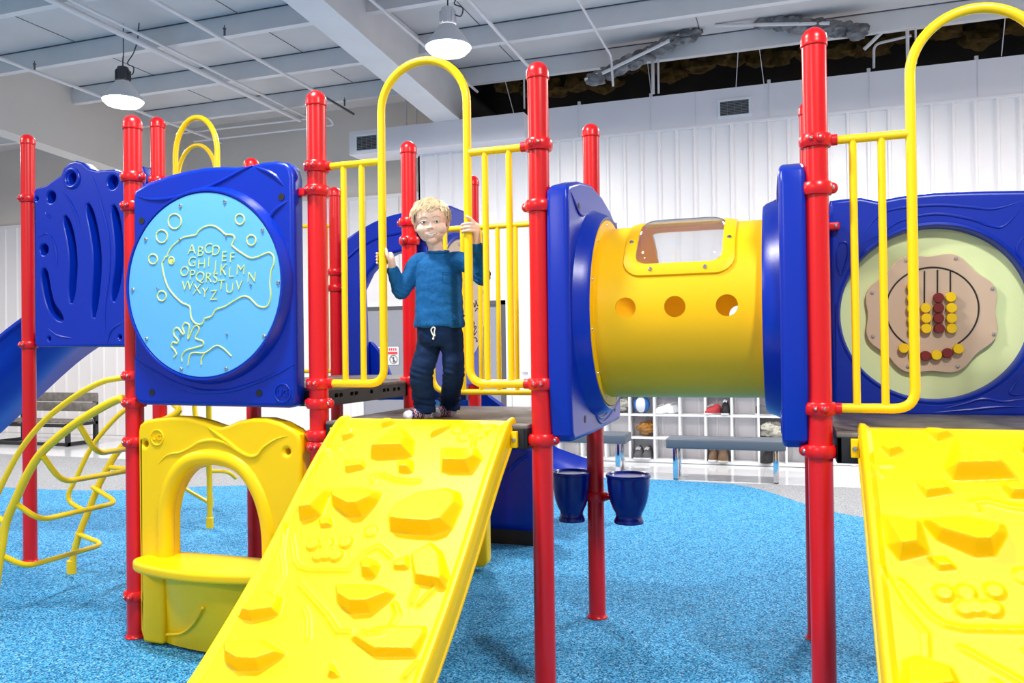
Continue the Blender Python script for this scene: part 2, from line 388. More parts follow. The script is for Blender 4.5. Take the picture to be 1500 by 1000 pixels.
tag(m.build('ceiling_insulation', 'insul_g'), 'grey torn insulation wrapped along the slanting roof braces', 'insulation', kind='stuff')
# eave strut and braces
m = MB(); m.box(-2.4, 9, 7.38, 7.46, CZ-.10, CZ+.02).box(-2.4, 9, 7.30, 7.46, CZ-.12, CZ-.10); struct('trim_25', m, 'steel_white')
for k, (a, b) in enumerate((((-.35, 6.85, 4.93), (1.05, 6.85, 5.4)), ((-.1, 6.75, 4.95), (.75, 6.75, 5.25)), ((1.3, 6.8, 5.38), (2.6, 6.8, 5.22)), ((3.0, 7.2, 5.0), (3.4, 7.2, 5.36)))):
    m = MB(); m.tube([a, b], .022, 8); struct('trim_%d' % (30+k), m, 'pipe')
# pipes under the roof, running front to back
def pipe(P, r, label, group=None, mt='pipe', nm='ceiling_pipe', cat='pipe'):
    m = MB(); m.tube(fillet(P, .08), r, 10); tag(m.build(nm, mt), label, cat, group)
pipe([(-6.75, -6, 5.16), (-6.95, 8.0, 5.02)], .022, 'thin white sprinkler pipe passing left of the left hanging lamp')
pipe([(-4.95, -6, 5.18), (-5.0, 7.4, 5.04)], .034, 'thick white ceiling pipe running between the left lamp and the tapered roof beam')
pipe([(-4.82, -6, 5.21), (-4.87, 7.4, 5.07)], .018, 'thin white conduit strapped beside the thick ceiling pipe')
pipe([(-3.9, -6, 5.16), (-3.98, 6.2, 5.02)], .022, 'white sprinkler pipe nearest the left side of the tapered roof beam')
pipe([(-3.98, 6.2, 5.02), (-4.0, 7.3, 5.00)], .017, 'bare dark pipe end carrying a sprinkler head', mt='trim_dark')
pipe([(-7.3, 7.75, 5.02), (-4.6, 7.75, 5.02), (-4.6, 7.55, 5.1), (-7.3, 7.5, 5.1)], .022, 'white pipe loop running along the recessed back wall below the ceiling')
pipe([(-1.85, -6, 5.2), (-1.9, 7.0, 5.0)], .018, 'thin white conduit close to the right side of the tapered roof beam')
pipe([(-.9, -6, 5.16), (-.95, 6.95, 5.0)], .022, 'white sprinkler pipe passing right of the hanging lamp over the boy')
pipe([(.1, -6, 5.2), (.05, 6.6, 5.1), (.05, 6.7, 4.75)], .015, 'thin white conduit bending down to the white wall band')
hang = 'thin hangers dropping to the white wall band'
for px, y in ((771, 7.2), (775.5, 7.0)): pass
for px, r, lab in ((595, .016, 'thicker of the two white hangers above the boxed duct'), (610, .010, 'thinner of the two white hangers above the boxed duct'), (768, .012, 'thin white hanger beside the top of the post right of the boy'), (957, .022, 'thick white hanger left of the wall band vent'), (965, .014, 'thin white rod close beside the thick hanger left of the vent'), (1331, .020, 'thick white hanger touching the left side of the right arch'), (1343, .012, 'thin white rod just inside the right yellow arch')):
    p = at(px, 150 if px > 700 else 190, 'y', 7.15); pipe([(p.x, 7.15, 5.38), (p.x, 7.15, 4.62 if px < 700 else 4.74)], r, lab, hang)
for a, b, lab in (((735, 100), (755, 175), 'between the arch over the boy and the tall post'), ((940, 20), (955, 145), 'left of the thick hanger above the tunnel'), ((1085, 10), (1078, 130), 'directly above the wall band vent'), ((1180, 0), (1190, 95), 'behind the largest red post'), ((1475, 0), (1467, 82), 'inside the right yellow arch at the right edge'), ((1107, 30), (1120, 130), 'just right of the wall band vent')):
    A, B = at(*a, 'y', 7.2), at(*b, 'y', 7.2); pipe([A, B], .005, 'thin loose wire hanging '+lab, 'loose wires over the wall band')
p = at(1280, 65, 'y', 7.3); q = at(1335, 52, 'y', 7.3); pipe([at(1280, 100, 'y', 7.35), p, q], .016, 'short bent white conduit standing on the wall band in front of the dark gap')
for (px, py), X_, lab in (((61, 98), -6.9, 'left of the left hanging lamp'), ((350, 45), -3.93, 'above the yellow hoops'), ((499, 150), -3.99, 'at the end of the dark pipe')):
    c = at(px, py, 'z', 5.1); c.x = X_; c.y = min(c.y, 7.2); zz = 5.16-.14*(c.y+6)/14+.015; s_ = MB(); s_.lathe([(.012, .0), (.012, .07), (.02, .075), (.02, .085), (.006, .09), (.006, .12)], (c.x, c.y, zz), 'z', 10)
    tag(s_.build('sprinkler_head', 'trim_dark'), 'small dark sprinkler head on a ceiling pipe '+lab, 'sprinkler', 'sprinkler heads')
# hanging high-bay lamps
def lamp(x, y, z, label, R=.23, gear=True):
    t = thing('hanging_lamp', label, 'lamp', (x, y, z), 'high bay lamps of the hall')
    m = MB(); m.lathe([(R, 0), (R+.004, .012), (R*.93, .04), (R*.72, .11), (R*.50, .18), (R*.40, .21), (R*.36, .225), (R*.34, .225), (R*.44, .18), (R*.68, .105), (R*.90, .04), (R*.97, .012), (R*.97, 0)], (x, y, z), 'z', 40, cap=False); m.build('lamp_shade', 'lampbody', t)
    m = MB(); m.lathe([(R*.985, .008), (R*.97, -.01), (R*.80, -.05), (R*.72, -.055), (0.0001, -.06)], (x, y, z), 'z', 40); m.build('lens', 'glow', t)
    m = MB(); m.lathe([(.05, .215), (.075, .225), (.08, .24), (.075, .36), (.06, .40), (.0001, .40)], (x, y, z), 'z', 20)
    for k in range(10):
        a = 2*PI*k/10; m.box(.07, .088, -.004, .004, .24, .36, 0, 0, Matrix.Translation((x, y, z)) @ Matrix.Rotation(a, 4, 'Z'))
    m.build('gear_housing', 'lampdark' if gear else 'lampbody', t)
    m = MB(); m.tube(catmull([(x, y, z+.39), (x, y, z+.48), (x+.01, y, z+.54)], 5), .008, 8)
    m.tube([(x+.01, y, z+.53), (x+.01, y, CZ-.01)], .006, 8); m.tube(catmull([(x+.06, y, z+.33), (x+.14, y, z+.30), (x+.16, y, z+.38), (x+.07, y, z+.44), (x+.16, y, z+.55), (x+.2, y+.02, z+.7), (x+.2, y+.05, CZ-.01)], 6), .007, 8)
    m.build('cable', 'lampdark', t)
    l = bpy.data.lights.new('lamp_light', 'AREA'); l.shape = 'DISK'; l.size = R*2.0; l.energy = LAMP_W; l.color = (1, .95, .90)
    lo = bpy.data.objects.new('lamp_light', l); COL.objects.link(lo); lo.parent = t; lo.location = (0, 0, -.065)
    return t
lamp(-5.35, 4.25, 4.47, 'dark topped hanging lamp lit white over the left side of the hall')
lamp(-1.10, 4.15, 4.50, 'grey bell shaped hanging lamp lit white above the yellow arch over the boy', gear=False)
for x, y in ((3.2, 4.2), (-5.3, -1.0), (-.3, -.9), (3.3, -2.2), (-1.1, -6.2), (7.2, 4.2), (-9.6, 4.2)):  # unseen lamps; far left and right front ones added to brighten wall and bead panel
    lamp(x, y, 4.5, 'hall lamp out of view, hanging %s and %s' % ('left of the climbing wall, added to brighten the back wall,' if x < -6 else 'over the alphabet side' if x < -2 else 'over the middle ramp' if x < 1 else 'over the right ramp' if x < 5 else 'far to the right', 'above the benches' if y > 3 else 'just before the posts' if y > -2 else 'above the camera, added to light the bead panel' if y > -4 else 'behind the photographer' if y > -6 else 'far behind the photographer'))
# grey door with safety sign in the recess
D0 = at(534, 445, 'y', 8.15); D1 = at(612, 445, 'y', 8.15)
t = tag(bpy.data.objects.new('door_1', None), kind='structure'); COL.objects.link(t); t.location = (0, 0, 0); ORG[t.name] = Vector((0, 0, 0))
m = MB(); m.box(D0.x, D1.x+.9, 8.10, 8.165, 0, 2.16, .004); m.build('door_leaf', 'door_grey', t)
m = MB(); m.box(D0.x-.09, D1.x+1.0, 8.08, 8.165, 2.16, 2.25).box(D0.x-.09, D0.x, 8.08, 8.165, 0, 2.16); m.build('door_frame', 'white', t)
m = MB(); m.box(D0.x, D1.x+.9, 8.095, 8.10, 2.10, 2.16); m.build('door_closer_rail', 'trim_dark', t)
A, B = at(552, 508, 'y', 8.08), at(584, 534, 'y', 8.08)
t = thing('safety_sign', 'white safety sign with red band and crossed out figure on the grey door', 'sign', (A.x, 8.085, B.z))
cx, W_, H_ = A.x, B.x-A.x, A.z-B.z
m = MB(); m.mesh(plate2d([rrect(A.x, B.x, B.z, A.z, .02)], .006, .001), XZ(8.09)); m.build('sign_board', 'white', t)
m = MB()
for a, b, c, d in ((.06, .94, .58, .72), ): m.box(cx+W_*a, cx+W_*b, 8.083, 8.086, B.z+H_*c, B.z+H_*d)
for k in range(9): m.box(cx+W_*(.08+k*.095), cx+W_*(.135+k*.095), 8.083, 8.086, B.z+H_*.78, B.z+H_*.92)
m.build('red_print', 'sign_red', t)
m = MB(); c0 = Vector((cx+W_*.76, 8.082, B.z+H_*.30))
m.tube([c0+Vector((math.cos(a)*.065, 0, math.sin(a)*.065)) for a in [2*PI*k/24 for k in range(24)]], .005, 6, True)
m.tube([c0+Vector((-.045, 0, .045)), c0+Vector((.045, 0, -.045))], .005, 6); m.ball(c0+Vector((0, 0, .03)), .012, 0, 8); m.tube([c0+Vector((0, 0, .02)), c0+Vector((0, 0, -.045))], .009, 6)
m.tube([c0+Vector((0, 0, -.01)), c0+Vector((.02, 0, -.045))], .006, 6)
for k in range(3): m.box(cx+W_*.08, cx+W_*.5, 8.083, 8.086, B.z+H_*(.42-k*.13), B.z+H_*(.47-k*.13))
m.build('grey_print', 'sign_grey', t)
# doorway in the near part of the wall, behind the barrier
X0, X1 = at(716, 450, 'y', 7.3).x, at(752, 450, 'y', 7.3).x
t = tag(bpy.data.objects.new('door_2', None), kind='structure'); COL.objects.link(t); ORG[t.name] = Vector((0, 0, 0))
m = MB(); m.box(X0-.75, X1-.16, 7.24, 7.29, 0, 2.08); m.build('door_leaf', 'door_grey', t)
m = MB(); m.box(X1-.16, X1-.08, 7.20, 7.29, 0, 2.14).box(X0-.8, X1-.08, 7.20, 7.29, 2.08, 2.14); m.build('door_frame', 'trim_dark', t)
m = MB(); m.box(X1-.08, X1-.02, 7.20, 7.29, 0, 2.16); m.build('door_jamb', 'white', t)
p = at(769, 537, 'y', 7.27)
t = thing('wall_switch', 'small white wall switch plate right of the doorway behind the barrier', 'switch', (p.x, 7.27, p.z))
m = MB(); m.box(p.x-.045, p.x+.045, 7.255, 7.268, p.z-.075, p.z+.075, .004); m.build('cover_plate', 'white', t)
m = MB(); m.box(p.x-.012, p.x+.012, 7.246, 7.256, p.z-.03, p.z+.03, .002); m.build('rocker', 'c_white', t)

# ---------------------------------------------------------------- cubby shelves
cub = thing('cubby_shelf', 'long white open cubby shelf against the ribbed wall holding shoes', 'shelf', (.9, 7.05, 0))
XS = [-1.13+.3175*k for k in range(12)]; YF, YB = 7.0, 7.28
m = MB()
for z in (.0, .292, .585, .878): m.box(XS[0]-.012, XS[-1]+.012, YF, YB, z, z+(.035 if z == 0 else .026), .002)
m.build('shelf_board', 'white', cub)
m = MB()
for x in XS: m.box(x-.013, x+.013, YF-.004, YB, .02, .90, .002)
m.build('divider', 'white', cub)
m = MB(); m.box(XS[0], XS[-1], YB-.012, YB, 0, .9); m.build('back_panel', 'wall_white', cub)
def zrow(r): return (.615, .321, .037)[r]
def xcell(px): return at(px, 640, 'y', 7.05).x
def shoe(x, y, z, mt, label, rz=0, L=.17, tall=.09, sole='c_white', grp=None, lace=None):
    t = thing('shoe', label, 'shoe', (x, y, z), grp); L *= 1.4; tall *= 1.25
    Rm = Matrix.Translation((x, y, z)) @ Matrix.Rotation(rz, 4, 'Z')
    out = smooth2([(-.45, -.16), (-.5, 0), (-.45, .16), (-.1, .15), (.25, .21), (.47, .12), (.5, -.04), (.38, -.2), (.1, -.17)], 4); out = [(a*L, b*L) for a, b in out]
    s_ = MB(); s_.mesh(plate2d([out], .02, .006), Matrix.Translation((0, 0, .01))); bmesh.ops.transform(s_.bm, matrix=Rm, verts=s_.bm.verts); s_.build('sole', sole, t)
    u = MB(); n = 20; rings = []
    for i in range(9):
        k = i/8; xx = (-.47+.94*k)*L; wd = (.17+.05*math.sin(k*PI))*L*(1 if k < .93 else .6); hh = tall*(1-.55*k**1.3) if k > .35 else tall*(1-.1*k)
        if i in (0, 8): hh *= .75; wd *= .7
        rings.append([u.bm.verts.new((xx, wd*math.cos(2*PI*j/n), .018+max(0, hh*math.sin(2*PI*j/n)))) for j in range(n)])
    for a, b in zip(rings, rings[1:]):
        for j in range(n): u.bm.faces.new((a[j], a[(j+1) % n], b[(j+1) % n], b[j]))
    u.bm.faces.new(rings[0]); u.bm.faces.new(rings[-1]); bmesh.ops.transform(u.bm, matrix=Rm, verts=u.bm.verts); u.build('upper', mt, t)
    l = MB()
    for k in range(4): l.tube([(.02*L+k*.09*L, -.10*L, tall*.92-k*.006+.01), (.05*L+k*.09*L, 0, tall*1.0-k*.008+.014), (.02*L+k*.09*L, .10*L, tall*.92-k*.006+.01)], .0035, 6)
    bmesh.ops.transform(l.bm, matrix=Rm, verts=l.bm.verts); l.build('laces', lace or sole, t)
    return t
shoe(xcell(972), 7.08, zrow(0), 'c_white', 'white sneaker lying in the top row cubby left of the empty one', PI+.5)
shoe(xcell(987), 7.16, zrow(0), 'c_white', 'taller white sneaker behind the other white one in the top row cubby', PI+.9, tall=.11)
shoe(xcell(1044), 7.07, zrow(0), 'c_red', 'red sneaker with white toe in the top row cubby', PI+.6)
shoe(xcell(1063), 7.08, zrow(0), 'c_black', 'black high top shoe beside the red sneaker in the top row cubby', -PI/2, tall=.14)
shoe(xcell(1124), 7.08, zrow(0), 'c_grey', 'low dark grey shoe in the top row cubby nearest the right blue tunnel panel', .2, L=.2)
shoe(xcell(935), 7.09, zrow(2), 'c_grey', 'left shoe of the grey and white pair on the cubby floor', -PI/2, tall=.11, L=.2)
shoe(xcell(948), 7.09, zrow(2), 'c_grey', 'right shoe of the grey and white pair on the cubby floor', -PI/2-.1, tall=.11, L=.2)
shoe(xcell(1044), 7.09, zrow(2), 'c_brown', 'left brown boot on the cubby floor under the near bench', -PI/2, tall=.13, L=.2)
shoe(xcell(1059), 7.06, zrow(2), 'c_brown', 'right brown boot on the cubby floor sticking out under the near bench', -PI/2, tall=.14, L=.22, sole='c_beige')
shoe(xcell(1124), 7.08, zrow(2), 'c_black', 'black rounded shoe on the cubby floor behind the right bench legs', -PI/2-.2, tall=.13, L=.22, sole='c_black')
def pile(px, row, mt, name, label, cat, n, r, seed):
    random.seed(seed); m = MB(); x = xcell(px); z = zrow(row)
    for k in range(n):
        rr = r*random.uniform(.7, 1.1); lump(m, (x+random.uniform(-.07, .07), 7.12+random.uniform(-.04, .04), z+.07+random.uniform(-.01, .09)), (rr*1.2, rr, rr*.8), seed+k)
    zmin = min(v.co.z for v in m.bm.verts)
    for v in m.bm.verts:
        v.co.z = max(v.co.z, z+.004); v.co.x = min(max(v.co.x, x-.135), x+.135)
        v.co.y = max(v.co.y, 7.01)
    return tag(m.build(name, mt), label, cat)
pile(908, 0, 'c_beige', 'folded_clothes', 'crumpled white cloth in the top row cubby next to the left blue tunnel panel', 'clothes', 6, .07, 3)
p = pile(941, 1, 'c_tan', 'handbag', 'caramel brown slouchy handbag in the middle row cubby', 'bag', 5, .08, 11)
pile(1131, 1, 'c_beige', 'folded_clothes', 'crumpled cream cloth in the middle row cubby above the right bench end', 'clothes', 7, .075, 5)
t = thing('play_ball', 'blue and white ball in the top row cubby above the brown handbag', 'ball', (xcell(939), 7.13, zrow(0)))
m = MB(); m.ball((xcell(939), 7.13, zrow(0)+.112), .11, 0, 32); o = m.build('ball_skin', ['c_blue', 'c_white'], t)
for f in o.data.polygons:
    a = math.atan2(f.center.y, f.center.x); f.material_index = int((a+PI)/(PI/3)) % 2
random.seed(7)
# ---------------------------------------------------------------- vinyl benches
def bench(x0, x1, y0, y1, zt, label):
    t = thing('padded_bench', label, 'bench', ((x0+x1)/2, (y0+y1)/2, 0), 'vinyl benches by the cubbies')
    m = MB(); m.box(x0, x1, y0, y1, zt-.11, zt, .018); m.build('cushion', 'bench', t)
    for sx, xx in ((0, x0+.07), (1, x1-.13)):
        for yy in (y0+.04, y1-.09):
            m = MB(); m.box(xx, xx+.055, yy, yy+.055, .004, zt-.11, .004); m.build('leg', 'chrome', t)
        m = MB(); m.box(xx, xx+.055, y0+.04, y1-.04, .004, .02, .003); m.build('foot_rail', 'chrome', t)
bench(.80, 2.05, 5.62, 6.0, .46, 'grey padded bench on chrome legs in front of the cubbies, seen under the tunnel')
bench(-.75, .30, 5.9, 6.28, .46, 'grey padded bench on chrome legs half hidden behind the left blue tunnel panel')
# ---------------------------------------------------------------- slatted bench far left
t = thing('wooden_bench', 'grey wooden bench with black steel frame against the far left wall', 'bench', (-9.5, 6.8, 0))
m = MB()
for k in range(2): m.box(-10.5, -8.75, 7.05+.03*k, 7.09+.03*k, .52+.16*k, .67+.16*k, .006)
m.build('backrest', 'greywood', t)
m = MB()
for k in range(3): m.box(-10.5, -8.75, 6.6+.15*k, 6.73+.15*k, .36, .40, .006)
m.build('seat', 'greywood', t)
for x in (-10.45, -8.85):
    m = MB(); m.box(x, x+.06, 6.55, 6.61, 0, .36).box(x, x+.06, 7.10, 7.16, 0, .80).box(x, x+.06, 6.55, 7.16, .0, .06).box(x, x+.06, 6.55, 7.16, .31, .36); m.build('leg', 'blackmetal', t)
m = MB(); m.box(-10.45, -8.8, 6.58, 6.62, .30, .35).box(-10.45, -8.8, 6.58, 6.63, .0, .05); m.build('stretcher', 'blackmetal', t)

# ================================================================ PLAYGROUND
PR = .045
def post(x, y, top, label, collars, foot=True, lowlab=None):
    """collars: list of (z, kind, angle) kind 'ears' (two bolted lugs across angle) or 'arm' (sleeve pointing at angle, length)"""
    t = thing('climbing_frame_post', label, 'post', (x, y, 0), 'red steel posts')
    m = MB(); m.lathe([(PR, .0), (PR, top-.055)], (x, y, 0), 'z', 32); m.build('pole', 'red', t)
    m = MB(); R = PR+.004; m.lathe([(R, top-.075), (R+.0015, top-.07), (R, top-.062)]+[(R*math.cos(a), top-.052+R*1.05*math.sin(a)) for a in [PI/2*k/8 for k in range(8)]]+[(.0001, top-.052+R*1.05)], (x, y, 0), 'z', 32); m.build('cap', 'red', t)
    if foot:
        m = MB(); m.lathe([(PR+.010, .001), (PR+.010, .006), (PR+.003, .012), (PR+.001, .022)], (x, y, 0), 'z', 32); m.build('base_ring', 'red', t)
    for c in collars:
        z, kind, ang = c[:3]; a = math.radians(ang); d = Vector((math.cos(a), math.sin(a), 0)); e = Vector((-d.y, d.x, 0)); P = Vector((x, y, z))
        m = MB(); m.lathe([(PR, -.024), (PR+.010, -.024), (PR+.0155, -.014), (PR+.017, 0), (PR+.0155, .014), (PR+.010, .024), (PR, .024)], (x, y, z), 'z', 32)
        if kind == 'ears':
            for s in (1, -1):
                q = P+d*s*(PR+.014); m.ball(q, (.020, .020, .022), 0, 14)
                m.screw(q+Vector((0, -.018, 0)), (0, -1, 0), .008)
        else:
            L = c[3] if len(c) > 3 else .033
            m.tube([P+d*(PR-.005), P+d*(PR+L)], .0215, 18)
            for s in (1, -1): m.ball(P+d*.015+e*s*(PR+.008), (.019, .019, .018), 0, 12)
            for s in (-1, 1):
                q = P+Vector((s*.016, -PR-.013, .002)); m.ball(q, (.014, .009, .014), 0, 10); m.screw(q+Vector((0, -.008, 0)), (s*.3, -1, .1), .0065)
        m.build('collar', ['red', 'screw'], t, 50)
    return t
ZR, ZB = 2.33, 1.306
post(-1.1, 0, 2.695, 'tall red post on the left edge of the light blue alphabet panel', [(2.371, 'ears', 0), (2.218, 'arm', 180, .0), (1.344, 'arm', 180, .01), (1.207, 'arm', 180, .01), (1.005, 'arm', 0, .03), (.216, 'arm', 0, .03)])
post(0, 0, 2.695, 'tall red post between the alphabet panel and the left half of the front barrier', [(ZR, 'arm', 0), (2.216, 'arm', 180, .01), (ZB, 'arm', 0), (1.212, 'ears', 0), (1.062, 'ears', 0), (1.010, 'arm', 180, .01)])
post(1.1, 0, 2.69, 'tall red post between the front barrier and the left end of the yellow tunnel', [(ZR, 'arm', 180), (2.068, 'ears', 0), (ZB, 'arm', 180), (1.068, 'ears', 0)])
post(2.214, 0, 2.68, 'largest red post, right of the yellow tunnel and left of the bead panel', [(2.24, 'arm', 0), (2.056, 'ears', 0), (1.214, 'arm', 0), (1.051, 'ears', 0)])
post(-1.1, .98, 2.69, 'red post whose cap just shows above the alphabet panel', [(2.3, 'ears', 0), (1.2, 'ears', 0)])
post(0, .98, 2.69, 'red post directly behind the boy, left of his head', [(2.21, 'ears', 0), (2.10, 'ears', 90), (1.28, 'ears', 0)])
post(1.1, .98, 2.68, 'red post behind the left end of the tunnel, carrying the blue drums', [(.655, 'ears', 0), (1.215, 'arm', 180, .0), (2.155, 'arm', 180, .0)])
post(2.214, .98, 2.68, 'red post almost hidden behind the largest red post', [(1.87, 'arm', 0, .03), (1.1, 'ears', 0)])
post(-1.1, 1.97, 2.69, 'thin looking red post farther back, right beside the post left of the barrier', [(2.05, 'ears', 0), (1.93, 'ears', 0)])
post(0, 1.99, 2.69, 'farthest red post, its cap right of the yellow arch behind the boy', [(2.2, 'ears', 0)])
post(-3.0, .99, 3.03, 'leftmost red post at the left edge of the grooved blue climbing panel', [(2.568, 'arm', 180, .0), (1.532, 'arm', 180, .0)])
post(-1.82, .96, 3.02, 'red post just right of the post beside the alphabet panel, behind it', [(2.60, 'ears', 0), (2.2, 'ears', 0), (1.2, 'ears', 0)])

# ---- decks
def deck(x0, x1, y0, y1, z, label, th=.105, holes=False):
    t = thing('play_deck', label, 'platform', ((x0+x1)/2, (y0+y1)/2, z-th))
    m = MB(); m.box(x0, x1, y0, y1, z-.018, z, .005); m.build('deck_top', 'deck', t)
    m = MB(); m.box(x0, x1, y0, y0+.02, z-th, z-.016, .003).box(x0, x1, y1-.02, y1, z-th, z-.016, .003).box(x0, x0+.02, y0, y1, z-th, z-.016, .003)
    if holes:
        y = y0+.06; ys = (.10, .15, .27, .32, .50, .66, .71, .80, .86)
        m.mesh(plate2d([rrect(y0, y1, z-th, z-.016, .008)]+[rrect(y0+q*(y1-y0), y0+q*(y1-y0)+.032, z-.052, z-.034, .007) for q in ys], .012, .002), YZ(x1-.006))
        m.box(x1-.05, x1-.045, y0, y1, z-th, z-.02)
    else: m.box(x1-.02, x1, y0, y1, z-th, z-.016, .003)
    m.build('deck_rim', 'black', t); return t
deck(.055, 1.045, -.035, 1.02, 1.132, 'brown topped deck with black rim that the boy stands on')
deck(-1.05, -.0, .05, .93, 1.283, 'black rimmed deck with a row of slots, one step above the deck of the boy', .09, True)
deck(-1.05, -.05, 1.03, 1.95, 1.283, 'black rimmed deck at the entrance of the arched slide', .09)
deck(2.27, 3.28, -.035, .93, 1.125, 'brown topped deck with black rim behind the right climbing ramp', .115)
deck(-2.95, -1.87, 1.04, 2.0, 1.62, 'high deck behind the grooved blue climbing panel')
# black corner blocks under the right deck edge
# ---- front barriers with the hoop
def barrier_hoop(x0, x1, xl, xr, zt, zb, bars, ztop, label, y=0):
    t = thing('hoop_barrier', label, 'barrier', ((x0+x1)/2, y, zb), 'front barriers with a tall hoop')
    r = (xr-xl)/2; cx = (xl+xr)/2; zc = ztop-r
    P = [(x0, y, zb)]+[tuple(v) for v in fillet([(x0, y, zb), (xl, y, zb), (xl, y, zb+.3)], .075, 8)[1:]]
    P += [(xl, y, zt), (xl, y, zc)]+[(cx-r*math.cos(a), y, zc+r*math.sin(a)) for a in [PI*k/28 for k in range(1, 28)]]+[(xr, y, zc), (xr, y, zt)]
    P += [tuple(v) for v in fillet([(xr, y, zb+.3), (xr, y, zb), (x1, y, zb)], .075, 8)]
    m = MB(); m.tube(P, .0185, 18); m.build('hoop_tube', 'yellow_metal', t)
    for a, b in ((x0, xl), (xr, x1)):
        m = MB(); m.tube([(a, y, zt), (b, y, zt)], .0165, 16); m.build('top_rail', 'yellow_metal', t)
    for x in bars:
        m = MB(); m.tube([(x, y, zb), (x, y, zt)], .0142, 14); m.build('bar', 'yellow_metal', t)
    return t
barrier_hoop(.072, 1.028, .345, .770, 2.328, 1.306, (.144, .240, .853, .964), 2.765, 'yellow barrier with a tall arch that the boy stands in and holds')
barrier_hoop(2.286, 3.25, 2.546, 2.985, 2.238, 1.216, (2.346, 2.445, 3.085, 3.17), 2.672, 'yellow arched barrier in front of the bead panel, cut by the right edge')
# rear barrier
t = thing('bar_barrier', 'plain yellow bar barrier behind and right of the boy', 'barrier', (.6, .98, 1.2))
m = MB(); m.tube([(.06, .98, 2.155), (1.05, .98, 2.155)], .0165, 14); m.build('top_rail', 'yellow_metal', t)
m = MB(); m.tube(fillet([(.14, .98, 2.155), (.14, .98, 1.215), (1.05, .98, 1.215)], .10, 8), .0165, 14); m.build('bottom_rail', 'yellow_metal', t)
for x in (.228, .336, .444, .552, .660, .77, .88, .98):
    m = MB(); m.tube([(x, .98, 1.215), (x, .98, 2.155)], .0135, 12); m.build('bar', 'yellow_metal', t)
t = thing('bar_barrier', 'narrow yellow barrier seen in the gap between alphabet panel and red post', 'barrier', (-1.4, 1.9, 1.3))
m = MB(); m.tube([(-1.66, 1.96, 2.42), (-1.12, 1.96, 2.40)], .015, 12); m.build('top_rail', 'yellow_metal', t)
m = MB(); m.tube([(-1.66, 1.96, 1.31), (-1.12, 1.96, 1.31)], .015, 12); m.build('bottom_rail', 'yellow_metal', t)
for x in (-1.52, -1.42, -1.32, -1.17):
    m = MB(); m.tube([(x, 1.96, 1.31), (x, 1.96, 2.41)], .0135, 12); m.build('bar', 'yellow_metal', t)
# hoops over the high deck
def hoop(cx, y, z0, zt, rx, r, label):
    t = thing('hand_hoop', label, 'handrail', (cx, y, z0)); m = MB(); rz = rx*1.45
    P = [(cx-rx, y, z0), (cx-rx, y, zt-rz)]+[(cx-rx*math.cos(a), y, zt-rz+rz*math.sin(a)) for a in [PI*k/24 for k in range(1, 24)]]+[(cx+rx, y, zt-rz), (cx+rx, y, z0)]
    m.tube(P, r, 16); m.build('hoop_tube', 'yellow_metal', t)
    for s in (-1, 1):
        m = MB(); m.lathe([(r+.012, 0), (r+.012, .02), (r+.004, .03)], (cx+s*rx, y, z0), 'z', 16); m.build('foot', 'yellow_metal', t)
q = at(287, 176, 'y', 1.2); hoop(q.x, 1.2, 1.62, q.z+.018, .175, .0185, 'larger yellow hoop rising above the alphabet panel')
q = at(288, 216, 'y', 1.9); hoop(q.x, 1.9, 1.62, q.z+.018, .185, .0165, 'smaller looking yellow hoop behind the larger one above the alphabet panel')

# ---- alphabet panel
def logo(m, c, r, y, mi=0):
    m.tube([(c[0]+r*math.cos(a), y, c[1]+r*math.sin(a)) for a in [2*PI*k/40 for k in range(40)]], .0045, 8, True, mi)
    m.mesh(text2d('UG', r*1.05, .008), Matrix.Translation((c[0], 0, c[1])) @ XZ(y), mi)
def holes(m, pts, y, r=.014, mi=1):
    for x, z in pts: m.lathe([(r, -.0015), (r, .0015)], (x, y, z), 'y', 18, mi)  # no real opening: flat black discs paint the shade inside the holes
PY = -.062
t = thing('alphabet_panel', 'blue panel with light blue disc engraved with a fish and the alphabet', 'play panel', (-.56, 0, 1.19))
top = [(-1.045, 2.25), (-1.035, 2.29), (-.95, 2.325), (-.81, 2.352), (-.7, 2.364), (-.60, 2.370), (-.5, 2.366), (-.42, 2.357), (-.34, 2.356), (-.26, 2.366), (-.19, 2.366), (-.13, 2.352), (-.10, 2.325), (-.090, 2.28)]
out = top+[(-.090, 2.0), (-.088, 1.25)]+[(-.10, 1.205), (-.135, 1.192)]+[(-.99, 1.198), (-1.03, 1.212), (-1.05, 1.25), (-1.05, 1.42), (-1.045, 1.44)]
_q0, _q1 = at(190, 430, 'y', -.10), at(413, 430, 'y', -.10)
CX, CZ2, RD = (_q0.x+_q1.x)/2, 1.787, (_q1.x-_q0.x)/2+.002
m = MB(); m.mesh(plate2d([out], .09, .022, 5), XZ(-.017))
# raised sculpted ridges: upper swoosh, lower smile, right fold
for P in ([(-1.03, 2.262), (-.93, 2.235), (-.80, 2.232), (-.66, 2.250), (-.52, 2.285), (-.38, 2.335), (-.32, 2.352)],
          [(-.30, 2.345), (-.20, 2.30), (-.14, 2.24)],
          [(-1.045, 1.435), (-.95, 1.385), (-.80, 1.315), (-.68, 1.28), (-.58, 1.268), (-.45, 1.275), (-.30, 1.315), (-.18, 1.36), (-.09, 1.40)],
          [(-1.04, 1.428), (-.94, 1.372), (-.78, 1.300), (-.66, 1.268), (-.57, 1.258)],
          [(-.12, 2.17), (-.2, 2.12), (-.26, 2.03)]):
    m.tube(catmull([(x, PY+.002, z) for x, z in P], 6), lambda s: .0115*math.sin(PI*min(max(s, .02), .98))**.5, 10)
m.lathe([(RD+.034, PY+.01), (RD+.030, PY-.012), (RD+.018, PY-.035), (RD+.010, PY-.050), (RD+.002, PY-.050), (RD-.002, PY-.040), (0.001, PY-.040)], (CX, 0, CZ2), 'y', 96, 0, None, cap=False)
